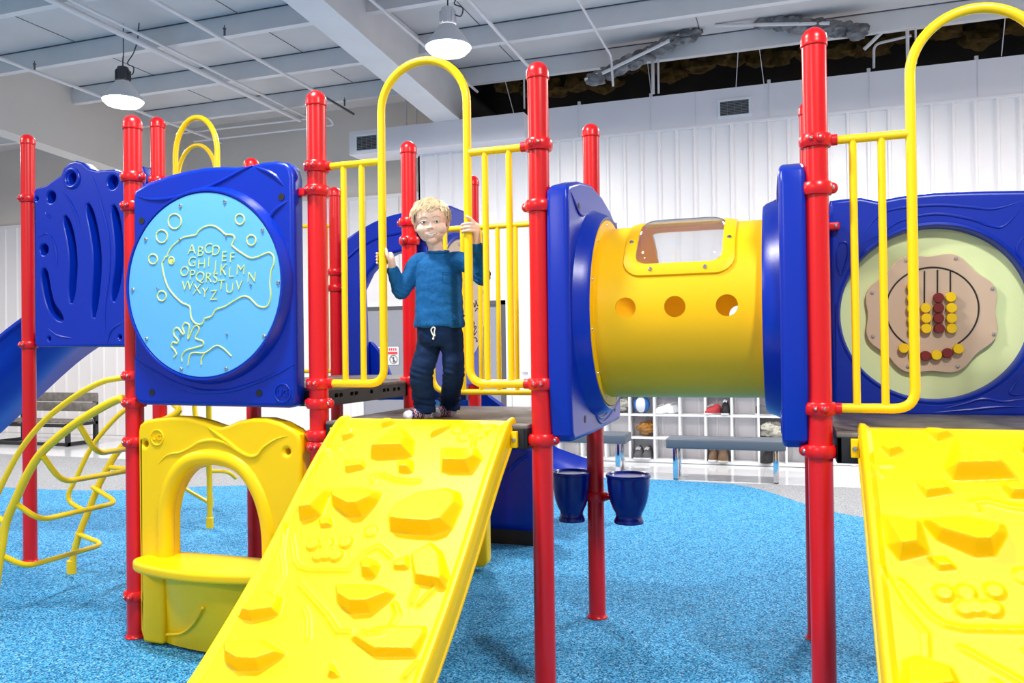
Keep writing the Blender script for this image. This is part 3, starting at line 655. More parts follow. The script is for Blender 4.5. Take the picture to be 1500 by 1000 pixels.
logo(m, (-.158, 1.262), .043, PY-.001)
holes(m, [(-.985, 2.13), (-.155, 2.19), (-.93, 1.262), (-.29, 1.262)], PY-.001, .017)
m.build('frame', ['blue', 'black'], t, 35)
DY = PY-.046
m = MB(); m.mesh(plate2d([circ(CX, CZ2, RD-.004, 96)], .014, .003), XZ(DY+.007)); m.build('disc', 'cyan', t)
def dp(x, y, k=3.333, ox=180, oy=270): return at(ox+x/k, oy+y/k, 'y', DY)
g = MB()
def groove(pts, cyc=False, n=6, r=.0042, k=3.333): g.tube(catmull([tuple(dp(a, b, k)) for a, b in pts], n, cyc), r, 6, cyc, 0, True)
fish = [(355, 247), (300, 258), (270, 278), (240, 305), (222, 335), (218, 352), (206, 355), (204, 365), (194, 378), (193, 400), (200, 440), (215, 490), (240, 530), (285, 575), (325, 595), (330, 625), (334, 650), (350, 675), (375, 684), (392, 675), (400, 655), (425, 648), (440, 635), (455, 612), (500, 595), (540, 570), (585, 547), (615, 552), (640, 575), (660, 593), (690, 600), (712, 585), (722, 540), (718, 480), (725, 420), (738, 385), (735, 350), (715, 333), (690, 340), (655, 355), (620, 358), (580, 335), (535, 300), (540, 280), (545, 262), (535, 247), (500, 243), (480, 225), (450, 205), (420, 202), (390, 212), (368, 230)]
groove(fish, True)
for (a, b, r) in ((254, 181, 36), (191, 254, 31), (148, 365, 24), (191, 545, 24), (572, 171, 25), (628, 273, 25)): groove([(a+r*.88*math.cos(2*PI*k/14), b+r*math.sin(2*PI*k/14)) for k in range(14)], True, 3)
groove([(238+13*math.cos(2*PI*k/10), 372+17*math.sin(2*PI*k/10)) for k in range(10)], True, 3)
c = dp(237, 374); g.lathe([(.011, -.003), (.011, .003)], tuple(c), 'y', 16)
groove([(248, 845), (262, 828), (250, 805), (238, 790), (245, 770), (265, 775), (270, 760), (250, 735), (252, 708), (270, 702), (292, 730), (300, 725), (292, 695), (305, 676), (325, 690), (318, 740), (322, 752), (345, 700), (365, 690), (372, 710), (355, 750), (390, 765), (390, 785), (360, 795), (310, 810), (290, 835), (288, 865)])
groove([(318, 885), (335, 825), (400, 822), (455, 788), (490, 800), (530, 838)]); groove([(400, 822), (385, 850), (383, 880)])
L6 = dict(A=(255, 285), B=(333, 305), C=(405, 278), D=(475, 295), E=(550, 352), F=(622, 362), G=(258, 400), H=(345, 418), I=(410, 400), J=(472, 435), K=(543, 470), L=(615, 495), M=(702, 472), N=(803, 540), O=(188, 487), P=(258, 520), Q=(330, 535), R=(408, 545), S=(470, 548), T=(525, 610), U=(600, 640), V=(685, 615), W=(215, 620), X=(303, 650), Y=(375, 680), Z=(455, 705))
for ch, (a, b) in L6.items():
    c = at(240+a/6.247, 320+b/6.247, 'y', DY)
    if ch == 'K':
        for u0, v0, u1, v1 in ((-.014, -.026, -.009, .026), (-.011, -.002, .017, .026), (-.004, .004, .014, -.026)): g.tube([(c.x+u0, DY-.001, c.z+v0), (c.x+u1, DY-.001, c.z+v1)], .0033, 6)
        continue
    g.mesh(text2d(ch, .070, .004, -.0010, .10), Matrix.Translation((c.x, 0, c.z)) @ XZ(DY-.001))
g.build('engraving', 'groove', t)
for a, b in ((282, 104), (498, 84), (682, 223), (758, 479), (690, 740), (505, 898), (286, 900), (117, 753), (50, 513), (113, 268), (280, 270), (505, 252), (171, 507), (625, 489), (283, 738), (509, 731)):
    s_ = MB(); c = dp(a, b); s_.screw(c+Vector((0, -.001, 0)), (0, -1, 0), .0095 if (a, b) not in ((280, 270), (505, 252), (171, 507), (625, 489), (283, 738), (509, 731)) else .006, 0); s_.build('screw', 'screw', t)
for sx, z in ((-1.075, 2.218), (-.06, 2.216), (-1.075, 1.30)):
    m = MB(); m.box(sx-.04, sx+.03, -.02, .02, z-.018, z+.018, .004); m.build('bracket', 'red', t)

# ---- yellow counter panel below it
t = thing('counter_panel', 'yellow play panel with arched opening and shelf below the alphabet panel', 'play panel', (-.55, 0, .02))
YH = [(-.985, 1.00), (-.985, .225), (-.145, .985)]
out = [(-1.030, 1.06), (-1.022, 1.095), (-.99, 1.118), (-.93, 1.13), (-.82, 1.140), (-.72, 1.138), (-.62, 1.118), (-.56, 1.100), (-.52, 1.094), (-.48, 1.104), (-.42, 1.126), (-.34, 1.140), (-.26, 1.140), (-.18, 1.122), (-.11, 1.090), (-.078, 1.065), (-.068, 1.02), (-.070, .06), (-.09, .03), (-.93, .012), (-1.015, .025), (-1.025, .06)]
arch = [(-.845, .42), (-.845, .60), (-.835, .69), (-.80, .78), (-.745, .85), (-.67, .895), (-.58, .912), (-.49, .895), (-.41, .85), (-.345, .77), (-.305, .68), (-.285, .58), (-.28, .42)]
hole = smooth2(arch, 4, False)
m = MB(); m.mesh(plate2d([out, hole]+[circ(x, z, .015, 20) for x, z in YH], .10, .018, 5), XZ(-.005))
for x, z in YH: m.lathe([(.03, 0), (.03, .004)], (x, 0, z), 'y', 16)
m.tube(catmull([(a*1.0+(.03 if i < 6 else -.03 if i > 6 else 0)*-1, -.035, z+(.035*math.sin(PI*i/12))) for i, (a, z) in enumerate(arch)], 5), .042, 18, flat=1)
for P in ([(-.90, .905), (-.84, .950), (-.76, .965), (-.70, .99), (-.64, 1.02), (-.56, 1.030), (-.48, 1.015), (-.42, .985), (-.36, .960), (-.31, .965), (-.27, 1.005), (-.20, 1.045), (-.14, 1.060)], [(-.60, 1.095), (-.52, 1.05), (-.44, 1.0), (-.38, .965)]):
    m.tube(catmull([(x, -.055, z) for x, z in P], 5), lambda s: .010*math.sin(PI*min(max(s, .02), .98))**.6, 10)
logo(m, (-.905, 1.035), .038, -.056)
m.build('frame', ['yellow', 'black'], t, 35)
m = MB()   # curved belly under the shelf
N = 24; r0 = []; r1 = []
for k in range(N+1):
    u = k/N; x = -.86+.64*u; d = -.055-.17*math.sin(PI*u)**.75
    r0.append((x, d, .40)); r1.append((x, -.055-.05*math.sin(PI*u)**.75, .015))
vs0 = [m.bm.verts.new(p) for p in r0]; vs1 = [m.bm.verts.new(p) for p in r1]
for k in range(N): m.bm.faces.new((vs0[k], vs0[k+1], vs1[k+1], vs1[k]))
m.box(-.985, -.85, -.085, -.01, .01, .40, .02).box(-.24, -.10, -.085, -.01, .02, .40, .02)
m.tube(catmull([(-.82, -.095, .07), (-.70, -.125, .10), (-.60, -.160, .17), (-.52, -.195, .26)], 6), .007, 8)
m.build('front_belly', 'yellow', t)
m = MB(); sh = [(-.985, -.02), (-1.0, -.09), (-.985, -.14), (-.90, -.20), (-.72, -.245), (-.55, -.26), (-.38, -.245), (-.20, -.20), (-.09, -.15), (-.07, -.10), (-.10, .06), (-1.0, .06)]
sh = smooth2(sh, 4); m.mesh(plate2d([sh], .05, .016, 5), Matrix.Translation((0, 0, .415))); m.build('shelf', 'yellow', t)
for sx, z in ((-1.055, 1.005), (-.04, 1.010), (-1.055, .216)):
    m = MB(); m.box(sx-.025, sx+.03, -.02, .02, z-.018, z+.018, .004); m.build('bracket', 'red', t)

# ---- blue grooved climbing panel far left
YP = .985
t = thing('climbing_wall', 'blue panel with long curved grooves and round holes at the far left', 'play panel', (-2.45, YP, 1.5))
def cp(a, b, k=3.333, ox=40, oy=220, y=YP-.05): p = at(ox+a/k, oy+b/k, 'y', y); return (p.x, p.z)
out = [cp(30, 200), cp(38, 185), cp(90, 170), cp(130, 140), cp(160, 122), cp(175, 85), (cp(205, 58)), cp(235, 50), cp(265, 58), cp(300, 88), cp(340, 98), cp(420, 92), cp(470, 110), (-1.93, 2.70), (-1.90, 2.62), (-1.90, 1.54), (-1.93, 1.51), (-2.86, 1.515), (-2.885, 1.54)]
def slot(P, r):
    P = catmull([(a, b, 0) for a, b in P], 5); L_, R_ = [], []
    for i, p in enumerate(P):
        d = (P[min(i+1, len(P)-1)]-P[max(i-1, 0)]).normalized(); n_ = Vector((-d.y, d.x, 0)); rr = r*math.sqrt(max(.10, 1-abs(2*i/(len(P)-1)-1)**6)); L_.append(p+n_*rr); R_.append(p-n_*rr)
    return [(v.x, v.y) for v in L_]+[(v.x, v.y) for v in R_[::-1]]
sl = [slot([cp(*q) for q in P], .034) for P in ([(182, 322), (210, 430), (222, 560), (212, 745)], [(293, 262), (325, 400), (340, 560), (322, 815)], [(418, 270), (440, 400), (445, 560), (418, 735)], [(80, 578), (90, 660), (115, 760), (170, 830)])]
hl = [circ(*cp(a, b), r, 24) for a, b, r in ((220, 136, .042), (415, 155, .045), (115, 228, .040), (80, 484, .038), (45, 236, .013), (105, 920, .014), (450, 912, .014))]
m = MB(); m.mesh(plate2d([out]+sl+hl, .10, .014, 5), XZ(YP)); inner = [((a+2.4)*.97-2.4, (b-2.1)*.97+2.1) for a, b in out]
m.mesh(plate2d([inner], .03, .008), XZ(YP+.035))
for P in ([(300, 95), (335, 170), (370, 300), (398, 430), (400, 600), (380, 780), (385, 945)], [(165, 195), (210, 250), (245, 330), (260, 400)], [(85, 300), (120, 335)], [(55, 425), (95, 408), (130, 450), (145, 520), (148, 575)], [(100, 870), (150, 905), (220, 918)], [(390, 945), (410, 880), (470, 835)]):
    m.tube(catmull([(cp(*q)[0], YP-.049, cp(*q)[1]) for q in P], 6), lambda s: .009*math.sin(PI*min(max(s, .02), .98))**.6, 10)
c = cp(218, 137); m.tube([(c[0]+.060*math.cos(a), YP-.05, c[1]+.062*math.sin(a)) for a in [2*PI*k/30 for k in range(30)]], .013, 10, True)
m.build('panel_body', 'blue', t, 35)

# ---- straight blue slide leaving the high deck to the left
t = thing('blue_slide', 'blue slide running down to the left edge behind the leftmost red post', 'slide', (-3.4, 1.6, 0))
def sweep(path, sec, m, side=None):
    """sweep open/closed section (s, h) along path; s sideways, h up"""
    P = [Vector(p) for p in path]; rings = []
    for i, p in enumerate(P):
        d = (P[min(i+1, len(P)-1)]-P[max(i-1, 0)]).normalized(); sd = Vector((-d.y, d.x, 0)).normalized(); up = d.cross(sd); up = up if up.z > 0 else -up
        rings.append([m.bm.verts.new(p+sd*a+up*b) for a, b in sec])
    n = len(sec)
    for a, b in zip(rings, rings[1:]):
        for k in range(n): m.bm.faces.new((a[k], a[(k+1) % n], b[(k+1) % n], b[k]))
    m.bm.faces.new(rings[0]); m.bm.faces.new(rings[-1][::-1])
def uch(wd, hw, th=.025):
    o = [(-wd-.03, hw), (-wd-.04, hw-.03), (-wd-.01, hw-.04), (-wd+.02, .05), (-wd+.09, -th), (wd-.09, -th), (wd-.02, .05), (wd+.01, hw-.04), (wd+.04, hw-.03), (wd+.03, hw), (wd, hw+.01), (wd-.03, hw-.03), (wd-.06, .06), (wd-.12, .0), (-wd+.12, .0), (-wd+.06, .06), (-wd+.03, hw-.03), (-wd, hw+.01)]
    return o
m = MB(); sweep(catmull([(-2.965, 1.5, 1.62), (-3.05, 1.5, 1.59), (-3.4, 1.5, 1.40), (-3.95, 1.5, 1.02), (-4.5, 1.5, .64), (-5.0, 1.5, .34), (-5.6, 1.5, .24)], 8), uch(.33, .22), m); m.build('slide_bed', 'blue', t, 50)
m = MB()
for s in (1.22, 1.80): m.tube([(-5.3, s, .26), (-5.3, s, .0)], .024, 12)
m.build('leg', 'yellow_metal', t)

# ---- curved blue slide with arched hood behind the middle decks
t = thing('curved_slide', 'blue slide with an arched entrance hood behind the boy, curving down to the right', 'slide', (-.5, 2.0, 0))
HY = 2.0
def hp(px, py, y=HY): p = at(px, py, 'y', y); return (p.x, p.z)
oL = [(-1.03, 1.10), (-1.03, 1.6), hp(509, 352), hp(530, 338), hp(552, 326), hp(575, 317), hp(600, 311), (-.40, 2.48), (-.25, 2.46), (-.14, 2.40), (-.07, 2.28), (-.06, 1.9), (-.06, 1.10)]
iL = [(-.86, 1.18), (-.87, 1.7), hp(533, 425), hp(545, 400), hp(560, 383), hp(580, 372), hp(600, 367), (-.35, 2.26), (-.22, 2.18), (-.17, 2.0), (-.16, 1.7), (-.16, 1.18)]
m = MB(); m.mesh(plate2d([oL, iL], .11, .02, 4), XZ(HY))
m.tube(catmull([(a, HY-.055, b-.02) for a, b in [hp(515, 375), hp(535, 358), hp(560, 345), hp(590, 338), (-.35, 2.37), (-.15, 2.25)]], 5), .012, 8)
m.mesh(plate2d([smooth2([(-.90, 1.12), (-.90, 1.50), (-.84, 1.50), (-.76, 1.38), (-.70, 1.25), (-.64, 1.12)], 5)], .04, .01), XZ(HY+.10))
m.box(-.52, -.36, HY-.075, HY-.04, 2.25, 2.33, .012)
m.build('hood', 'blue', t, 35)
m = MB(); sweep(catmull([(-.5, 2.07, 1.16), (-.5, 2.3, 1.13), (-.46, 2.65, 1.0), (-.33, 2.98, .84), (-.12, 3.16, .64), (.10, 3.18, .48), (.32, 3.14, .40), (.44, 3.1, .38)], 10), uch(.30, .12), m); m.build('slide_bed', 'blue', t, 50)
m = MB()
for q in ((.15, 3.1), (-.4, 2.95)): m.tube([(q[0], q[1], .48 if q[0] > 0 else .85), (q[0], q[1], 0)], .03, 14)
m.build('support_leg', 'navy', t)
# moulded side of the slide, seen under the deck
m = MB(); m.box(-.65, .36, 2.36, 2.62, .10, .76, .07)
m.tube(catmull([(.12, 2.355, .55), (.18, 2.35, .62), (.27, 2.355, .68)], 5), .012, 8)
m.build('side_shell', 'blue', t)
m = MB(); m.box(-.6, .32, 2.40, 2.58, .0, .12); m.build('base', 'black', t)

# ---- doodle panel between the two middle rear posts
XD = .055
t = thing('doodle_panel', 'blue side panel with tan scribbled oval board, behind the yellow bars right of the boy', 'play panel', (XD, 1.48, 1.2))
out = [(1.03, 1.22), (1.03, 2.22), (1.08, 2.29), (1.2, 2.34), (1.38, 2.372), (1.6, 2.372), (1.8, 2.335), (1.93, 2.28), (1.95, 2.22), (1.95, 1.22)]
m = MB(); m.mesh(plate2d([out], .09, .018, 4), YZ(XD)); m.lathe([(.43, .045), (.42, .06), (.40, .07), (.39, .06), (.0001, .058)], (XD, 1.50, 1.78), 'x', 64, cap=False); m.build('frame', 'blue', t, 35)
m = MB(); m.lathe([(.385, .058), (.385, .072), (.0001, .072)], (XD, 1.50, 1.78), 'x', 64); m.build('board', 'tan', t)
m = MB(); random.seed(3)
for k in range(16):
    y0, z0 = 1.5+random.uniform(-.25, .25), 1.78+random.uniform(-.27, .27)
    P = [(XD+.073, y0, z0)]
    for j in range(5): P.append((XD+.073, P[-1][1]+random.uniform(-.07, .07), P[-1][2]+random.uniform(-.04, .04)))
    m.tube(catmull(P, 4), .0035, 5)
m.build('scribbles', 'c_black', t)
for k in range(8): m = MB(); a = 2*PI*k/8+.2; m.screw((XD+.073, 1.5+.355*math.cos(a), 1.78+.355*math.sin(a)), (1, 0, 0), .010, 0); m.build('screw', 'screw', t)

# ---- tunnel with end panels
TY, TZ, TR = .485, 1.622, .398
def end_panel(x, s, label):
    t = thing('tunnel_end_panel', label, 'play panel', (x, TY, 1.05))
    out = [(-.02, 1.09), (-.045, 1.3), (-.045, 2.08), (-.035, 2.13), (-.005, 2.152), (.18, 2.200), (.40, 2.226), (.62, 2.210), (.80, 2.172), (.93, 2.125), (.985, 2.135), (1.0, 2.09), (1.0, 1.25), (1.005, 1.10), (.97, 1.07), (.7, 1.065), (.4, 1.058), (.02, 1.06)]
    hole = circ(TY, TZ, TR+.004, 64)
    m = MB(); m.mesh(plate2d([out, hole], .10, .022, 5), YZ(x))
    m.lathe([(.492, s*.045), (.478, s*.075), (.466, s*.105), (.455, s*.118), (.44, s*.112), (.43, s*.10), (.404, s*.098), (.402, s*.09), (.402, -s*.045)], (x, TY, TZ), 'x', 96, cap=False)
    for P in ([(.0, 2.12), (.15, 2.05), (.32, 2.08)], [(.60, 2.10), (.78, 2.09), (.90, 2.11), (.97, 2.125)], [(.30, 1.20), (.5, 1.12), (.72, 1.15), (.93, 1.28)], [(.35, 1.17), (.52, 1.095), (.76, 1.13), (.97, 1.27)]):
        m.tube(catmull([(x+s*.05, y, z) for y, z in P], 6), lambda q: .009*math.sin(PI*min(max(q, .02), .98))**.6, 8)
    for y, z in ((.14, 2.08), (.86, 2.06), (.20, 1.14), (.84, 1.14)): m.lathe([(.017, -.0015), (.017, .0015)], (x+s*.0505, y, z), 'x', 18, 1)  # black discs on the surface, standing for the dark inside bolt holes
    if s < 0:
        m.tube([(x+s*.05, .09+.042*math.cos(a), 1.15+.042*math.sin(a)) for a in [2*PI*k/32 for k in range(32)]], .005, 8, True)
        m.mesh(text2d('UG', .045, .008), Matrix.Translation((0, .09, 1.15)) @ YZ(x+s*.051, -1))
    m.build('panel_body', ['blue', 'black'], t, 35)
    return t
end_panel(1.190, 1, 'blue panel with round opening at the left end of the yellow tunnel')
end_panel(2.125, -1, 'blue panel with round opening at the right end of the tunnel, seen edge-on')
t = thing('crawl_tunnel', 'golden yellow crawl tunnel with a clear window and three round holes', 'tunnel', (1.65, TY, TZ-TR))
xa, xb = 1.300, 2.018
m = MB(); m.lathe([(TR-.01, xa-.006), (.438, xa-.006), (.440, xa), (.438, xa+.006), (TR+.004, xa+.010), (TR-.01, xa+.012), (TR-.01, xa-.006)], (0, TY, TZ), 'x', 160, cap=False); m.build('end_flange', 'yellow_tube', t); m = MB()
m.lathe([(TR-.01, xb+.006), (.438, xb+.006), (.440, xb), (.438, xb-.006), (TR+.004, xb-.010), (TR-.01, xb-.012), (TR-.01, xb+.006)], (0, TY, TZ), 'x', 160, cap=False)
fl_mb = m; m = MB(); m.lathe([(TR, 1.15), (TR, 2.168), (TR-.012, 2.168), (TR-.012, 1.15)], (0, TY, TZ), 'x', 160, cap=False)
R_ = len(m.bm.verts)//4; m.bm.verts.ensure_lookup_table()
for k in range(160): m.bm.faces.new((m.bm.verts[480+k], m.bm.verts[480+(k+1) % 160], m.bm.verts[(k+1) % 160], m.bm.verts[k]))
tun = m.build('tunnel_shell', 'yellow_tube', t)
fl_mb.build('end_flange', 'yellow_tube', t)
cut = []
for k, (px, py) in enumerate(((917, 451), (989, 449), (1065, 447))):
    q = at(px, py, 'y', TY-TR+.015); c = MB(); c.lathe([(.0445, -.2), (.0445, .2)], (q.x, TY-TR, q.z), 'y', 40); cut.append(c.build('cut', 'yellow_tube', t))
    if k == 2: xf, zf = 2.1114+(q.x+.046-2.1114)*1.234, 1.4536+(q.z-.040-1.4536)*1.234
for k in (0, .24, .48):
    c = MB(); c.lathe([(.0445, -.2), (.0445, .2)], (xf-k*1.45 if k else xf, TY+TR, zf-.16*(k > 0)), 'y', 40); cut.append(c.build('cut', 'yellow_tube', t))
wa, wb = at(938, 340, 'y', TY-.2).x, at(1062, 340, 'y', TY-.2).x
WC = (wa+wb)/2; WW = (wb-wa)/2
def rw(sd): return Matrix.Translation((WC, TY, TZ)) @ Matrix.Rotation(sd*math.radians(37), 4, 'X')
for sd in (1, -1):
    c = MB(); c.mesh(plate2d([rrect(-WW, WW, -.175, .175, .055)], .3, .0005), rw(sd) @ Matrix.Translation((0, 0, TR+.03))); cut.append(c.build('cut', 'yellow_tube', t))
boolean(tun, cut)
def wrap(me_mb, rad, sd):
    for v in me_mb.bm.verts:   # wrap flat (x, s, h) onto the tube
        a = v.co.y/TR; R = rad+v.co.z; v.co = Vector((v.co.x, R*math.sin(a), R*math.cos(a)))
    bmesh.ops.transform(me_mb.bm, matrix=rw(sd), verts=me_mb.bm.verts)
def grid_ring(m, ox, oy, r, ix, iy, ri, z0, z1, n=10):
    """rounded rectangular ring, subdivided, closed"""
    def rr(x, y, r, z):
        base = []
        for cx, cy, a in ((x-r, y-r, 0), (-x+r, y-r, 90), (-x+r, -y+r, 180), (x-r, -y+r, 270)):
            for k in range(n+1): tt = math.radians(a+90*k/n); base.append(Vector((cx+r*math.cos(tt), cy+r*math.sin(tt), z)))
        out_ = []
        for i in range(len(base)):
            p, q = base[i], base[(i+1) % len(base)]; mm = 12 if (i % (n+1)) == n else 1
            for k in range(mm): out_.append(p.lerp(q, k/mm))
        return [m.bm.verts.new(p) for p in out_]
    rings = [rr(ix, iy, ri, z0), rr(ix, iy, ri, z1), rr((ix+ox)/2, (iy+oy)/2, (ri+r)/2, z1+.004), rr(ox, oy, r, z1-.002), rr(ox+.003, oy+.003, r, z0)]
    for a, b in zip(rings, rings[1:]+rings[:1]):
        for k in range(len(a)): m.bm.faces.new((a[k], a[(k+1) % len(a)], b[(k+1) % len(a)], b[k]))
for sd in (1, -1):
    fr = MB(); grid_ring(fr, WW+.048, .228, .075, WW-.002, .176, .05, -.004, .012); wrap(fr, TR, sd); wf = fr.build('window_frame', 'yellow_tube', t)
    cl = MB(); NX, NY = 24, 24; V = {}
    for i in range(NX+1):
        for j in range(NY+1):
            u, v = i/NX*2-1, j/NY*2-1
            for s2 in (0, 1): V[i, j, s2] = cl.bm.verts.new((u*(WW+.002), v*.178, .006+.030*(1-u**8)*(1-v**8)-.003*s2))
    for i in range(NX):
        for j in range(NY):
            for s2 in (0, 1): cl.bm.faces.new((V[i, j, s2], V[i+1, j, s2], V[i+1, j+1, s2], V[i, j+1, s2]))
    for i in range(NX):
        for j in (0, NY): cl.bm.faces.new((V[i, j, 0], V[i+1, j, 0], V[i+1, j, 1], V[i, j, 1])); cl.bm.faces.new((V[j, i, 0], V[j, i+1, 0], V[j, i+1, 1], V[j, i, 1]))
    wrap(cl, TR, sd); cl.build('window_bubble', 'clear', t)
    for u, v in ((-.62, -.203), (.62, -.203), (-1.20, -.05), (1.20, -.05), (-.62, .203), (.62, .203)):
        s_ = MB(); a = v/TR; p = rw(sd) @ Vector((u*WW if abs(u) < 1 else math.copysign(WW+.024, u), (TR+.016)*math.sin(a), (TR+.016)*math.cos(a))); dd = p-Vector((p.x, TY, TZ)); s_.screw(p-dd.normalized()*.002, dd, .010, 0); s_.build('screw', 'screw', t)
for k in range(12):
    a = 2*PI*k/12+.2
    for xx, sg_ in ((xa+.006, 1), (xb-.006, -1)):
        s_ = MB(); s_.screw((xx, TY+.418*math.cos(a), TZ+.418*math.sin(a)), (sg_, 0, 0), .007, 0); s_.build('screw', 'screw', t)

# ---- bead panel at the right
BY = .98
t = thing('bead_panel', 'blue panel with tan bead-maze board on a lime oval at the right', 'play panel', (2.75, BY, 1.1))
def bp_(px, py, y=BY-.06): p = at(px, py, 'y', y); return (p.x, p.z)
out = [(2.300, 1.115), (2.298, 2.13), (2.305, 2.165), bp_(1232, 291), bp_(1262, 288), bp_(1285, 293), bp_(1320, 286), bp_(1370, 281), bp_(1430, 279), bp_(1500, 278), (3.2, 2.165), (3.235, 2.12), (3.235, 1.115)]
OC = (2.752, 1.600); m = MB(); m.mesh(plate2d([out, circ(*OC, .415, 80)], .11, .02, 5), XZ(BY))
for P in ([(1262, 345), (1285, 318), (1310, 306), (1370, 300), (1420, 303), (1450, 306), (1470, 303), (1498, 294)], [(1262, 357), (1290, 343), (1320, 323), (1370, 313), (1420, 320), (1450, 330), (1468, 332), (1485, 318), (1500, 296)], [(1227, 365), (1232, 355), (1241, 357), (1242, 375), (1232, 403), (1226, 385)], [(1225, 365), (1227, 390), (1232, 403)], [(1380, 599), (1410, 592), (1440, 584), (1470, 588), (1500, 584)], [(1370, 604), (1420, 600), (1460, 596), (1500, 596)], [(1500, 385), (1490, 365), (1500, 345)], [(1500, 545), (1480, 575), (1500, 578)]):
    m.tube(catmull([(bp_(*q)[0], BY-.054, bp_(*q)[1]) for q in P], 6), lambda s: .0075*math.sin(PI*min(max(s, .02), .98))**.6, 8)
m.lathe([(.432, BY-.054), (.418, BY-.06), (.408, BY-.045), (.405, BY+.03)], (OC[0], 0, OC[1]), 'y', 96, cap=False)
m.build('frame', 'blue', t, 35)
m = MB(); m.mesh(plate2d([circ(*OC, .410, 80)], .02, .003), XZ(BY+.02)); m.build('backing_board', 'lime', t)
PYB = BY-.005; TCc = (2.742, 1.600)
fl = []
for k in range(160):
    a = 2*PI*k/160; fl.append((TCc[0]+(.285-.012*math.cos(8*a))*math.cos(a), TCc[1]+(.285-.012*math.cos(8*a))*math.sin(a)))
m = MB(); m.mesh(plate2d([fl], .022, .003), XZ(PYB)); m.build('scalloped_board', 'tan', t)
FY = PYB-.012
m = MB(); q = [at(a, b, 'y', FY) for a, b in ((1394, 394), (1437, 452), (1348, 452))]
GC = Vector((2.748, 0, 1.622)); GR = .198
m.tube([(GC.x+GR*math.cos(a), FY, GC.z+GR*math.sin(a)) for a in [math.radians(-57+294*k/70) for k in range(71)]], .0038, 6)
for px, pt, pb in ((1336, 402, 445), (1354, 397, 445), (1373, 395, 430), (1392, 397, 428)):
    m.tube([tuple(at(px, pt, 'y', FY)), tuple(at(px, pb, 'y', FY))], .0036, 6)
m.build('grooves', 'c_black', t)
yb = [(1356, 451), (1357, 466), (1357, 481), (1393, 435), (1394, 451), (1394, 466), (1394, 481), (1324, 510), (1372, 520), (1404, 511), (1336, 420), (1336, 436), (1336, 452), (1337, 468), (1338, 483)]
rb = [(1375, 436), (1375, 451), (1375, 466), (1376, 481), (1356, 521), (1388, 517), (1340, 517)]
for L_, mt in ((yb, 'bead_yellow'), (rb, 'bead_red')):
    for px, py in L_:
        c = at(px, py, 'y', FY-.02); m = MB(); m.lathe([(.0225, FY-.003), (.0235, FY-.006), (.0235, FY-.022), (.021, FY-.026), (.0001, FY-.026)], (c.x, 0, c.z), 'y', 28); m.build('bead', mt, t)
for px, py in ((1327, 381), (1400, 378), (1278, 428), (1454, 422), (1279, 492), (1456, 489), (1330, 536), (1403, 536)): m = MB(); m.screw(at(px, py, 'y', FY-.002), (0, -1, 0), .0085, 0); m.build('screw', 'screw', t)
m = MB(); q = at(1225, 331, 'y', BY-.08); m.box(2.25, q.x+.015, BY-.10, BY-.06, q.z-.018, q.z+.018, .008); m.screw((q.x-.003, BY-.10, q.z), (0, -1, 0), .009); m.build('bracket', ['red', 'screw'], t)

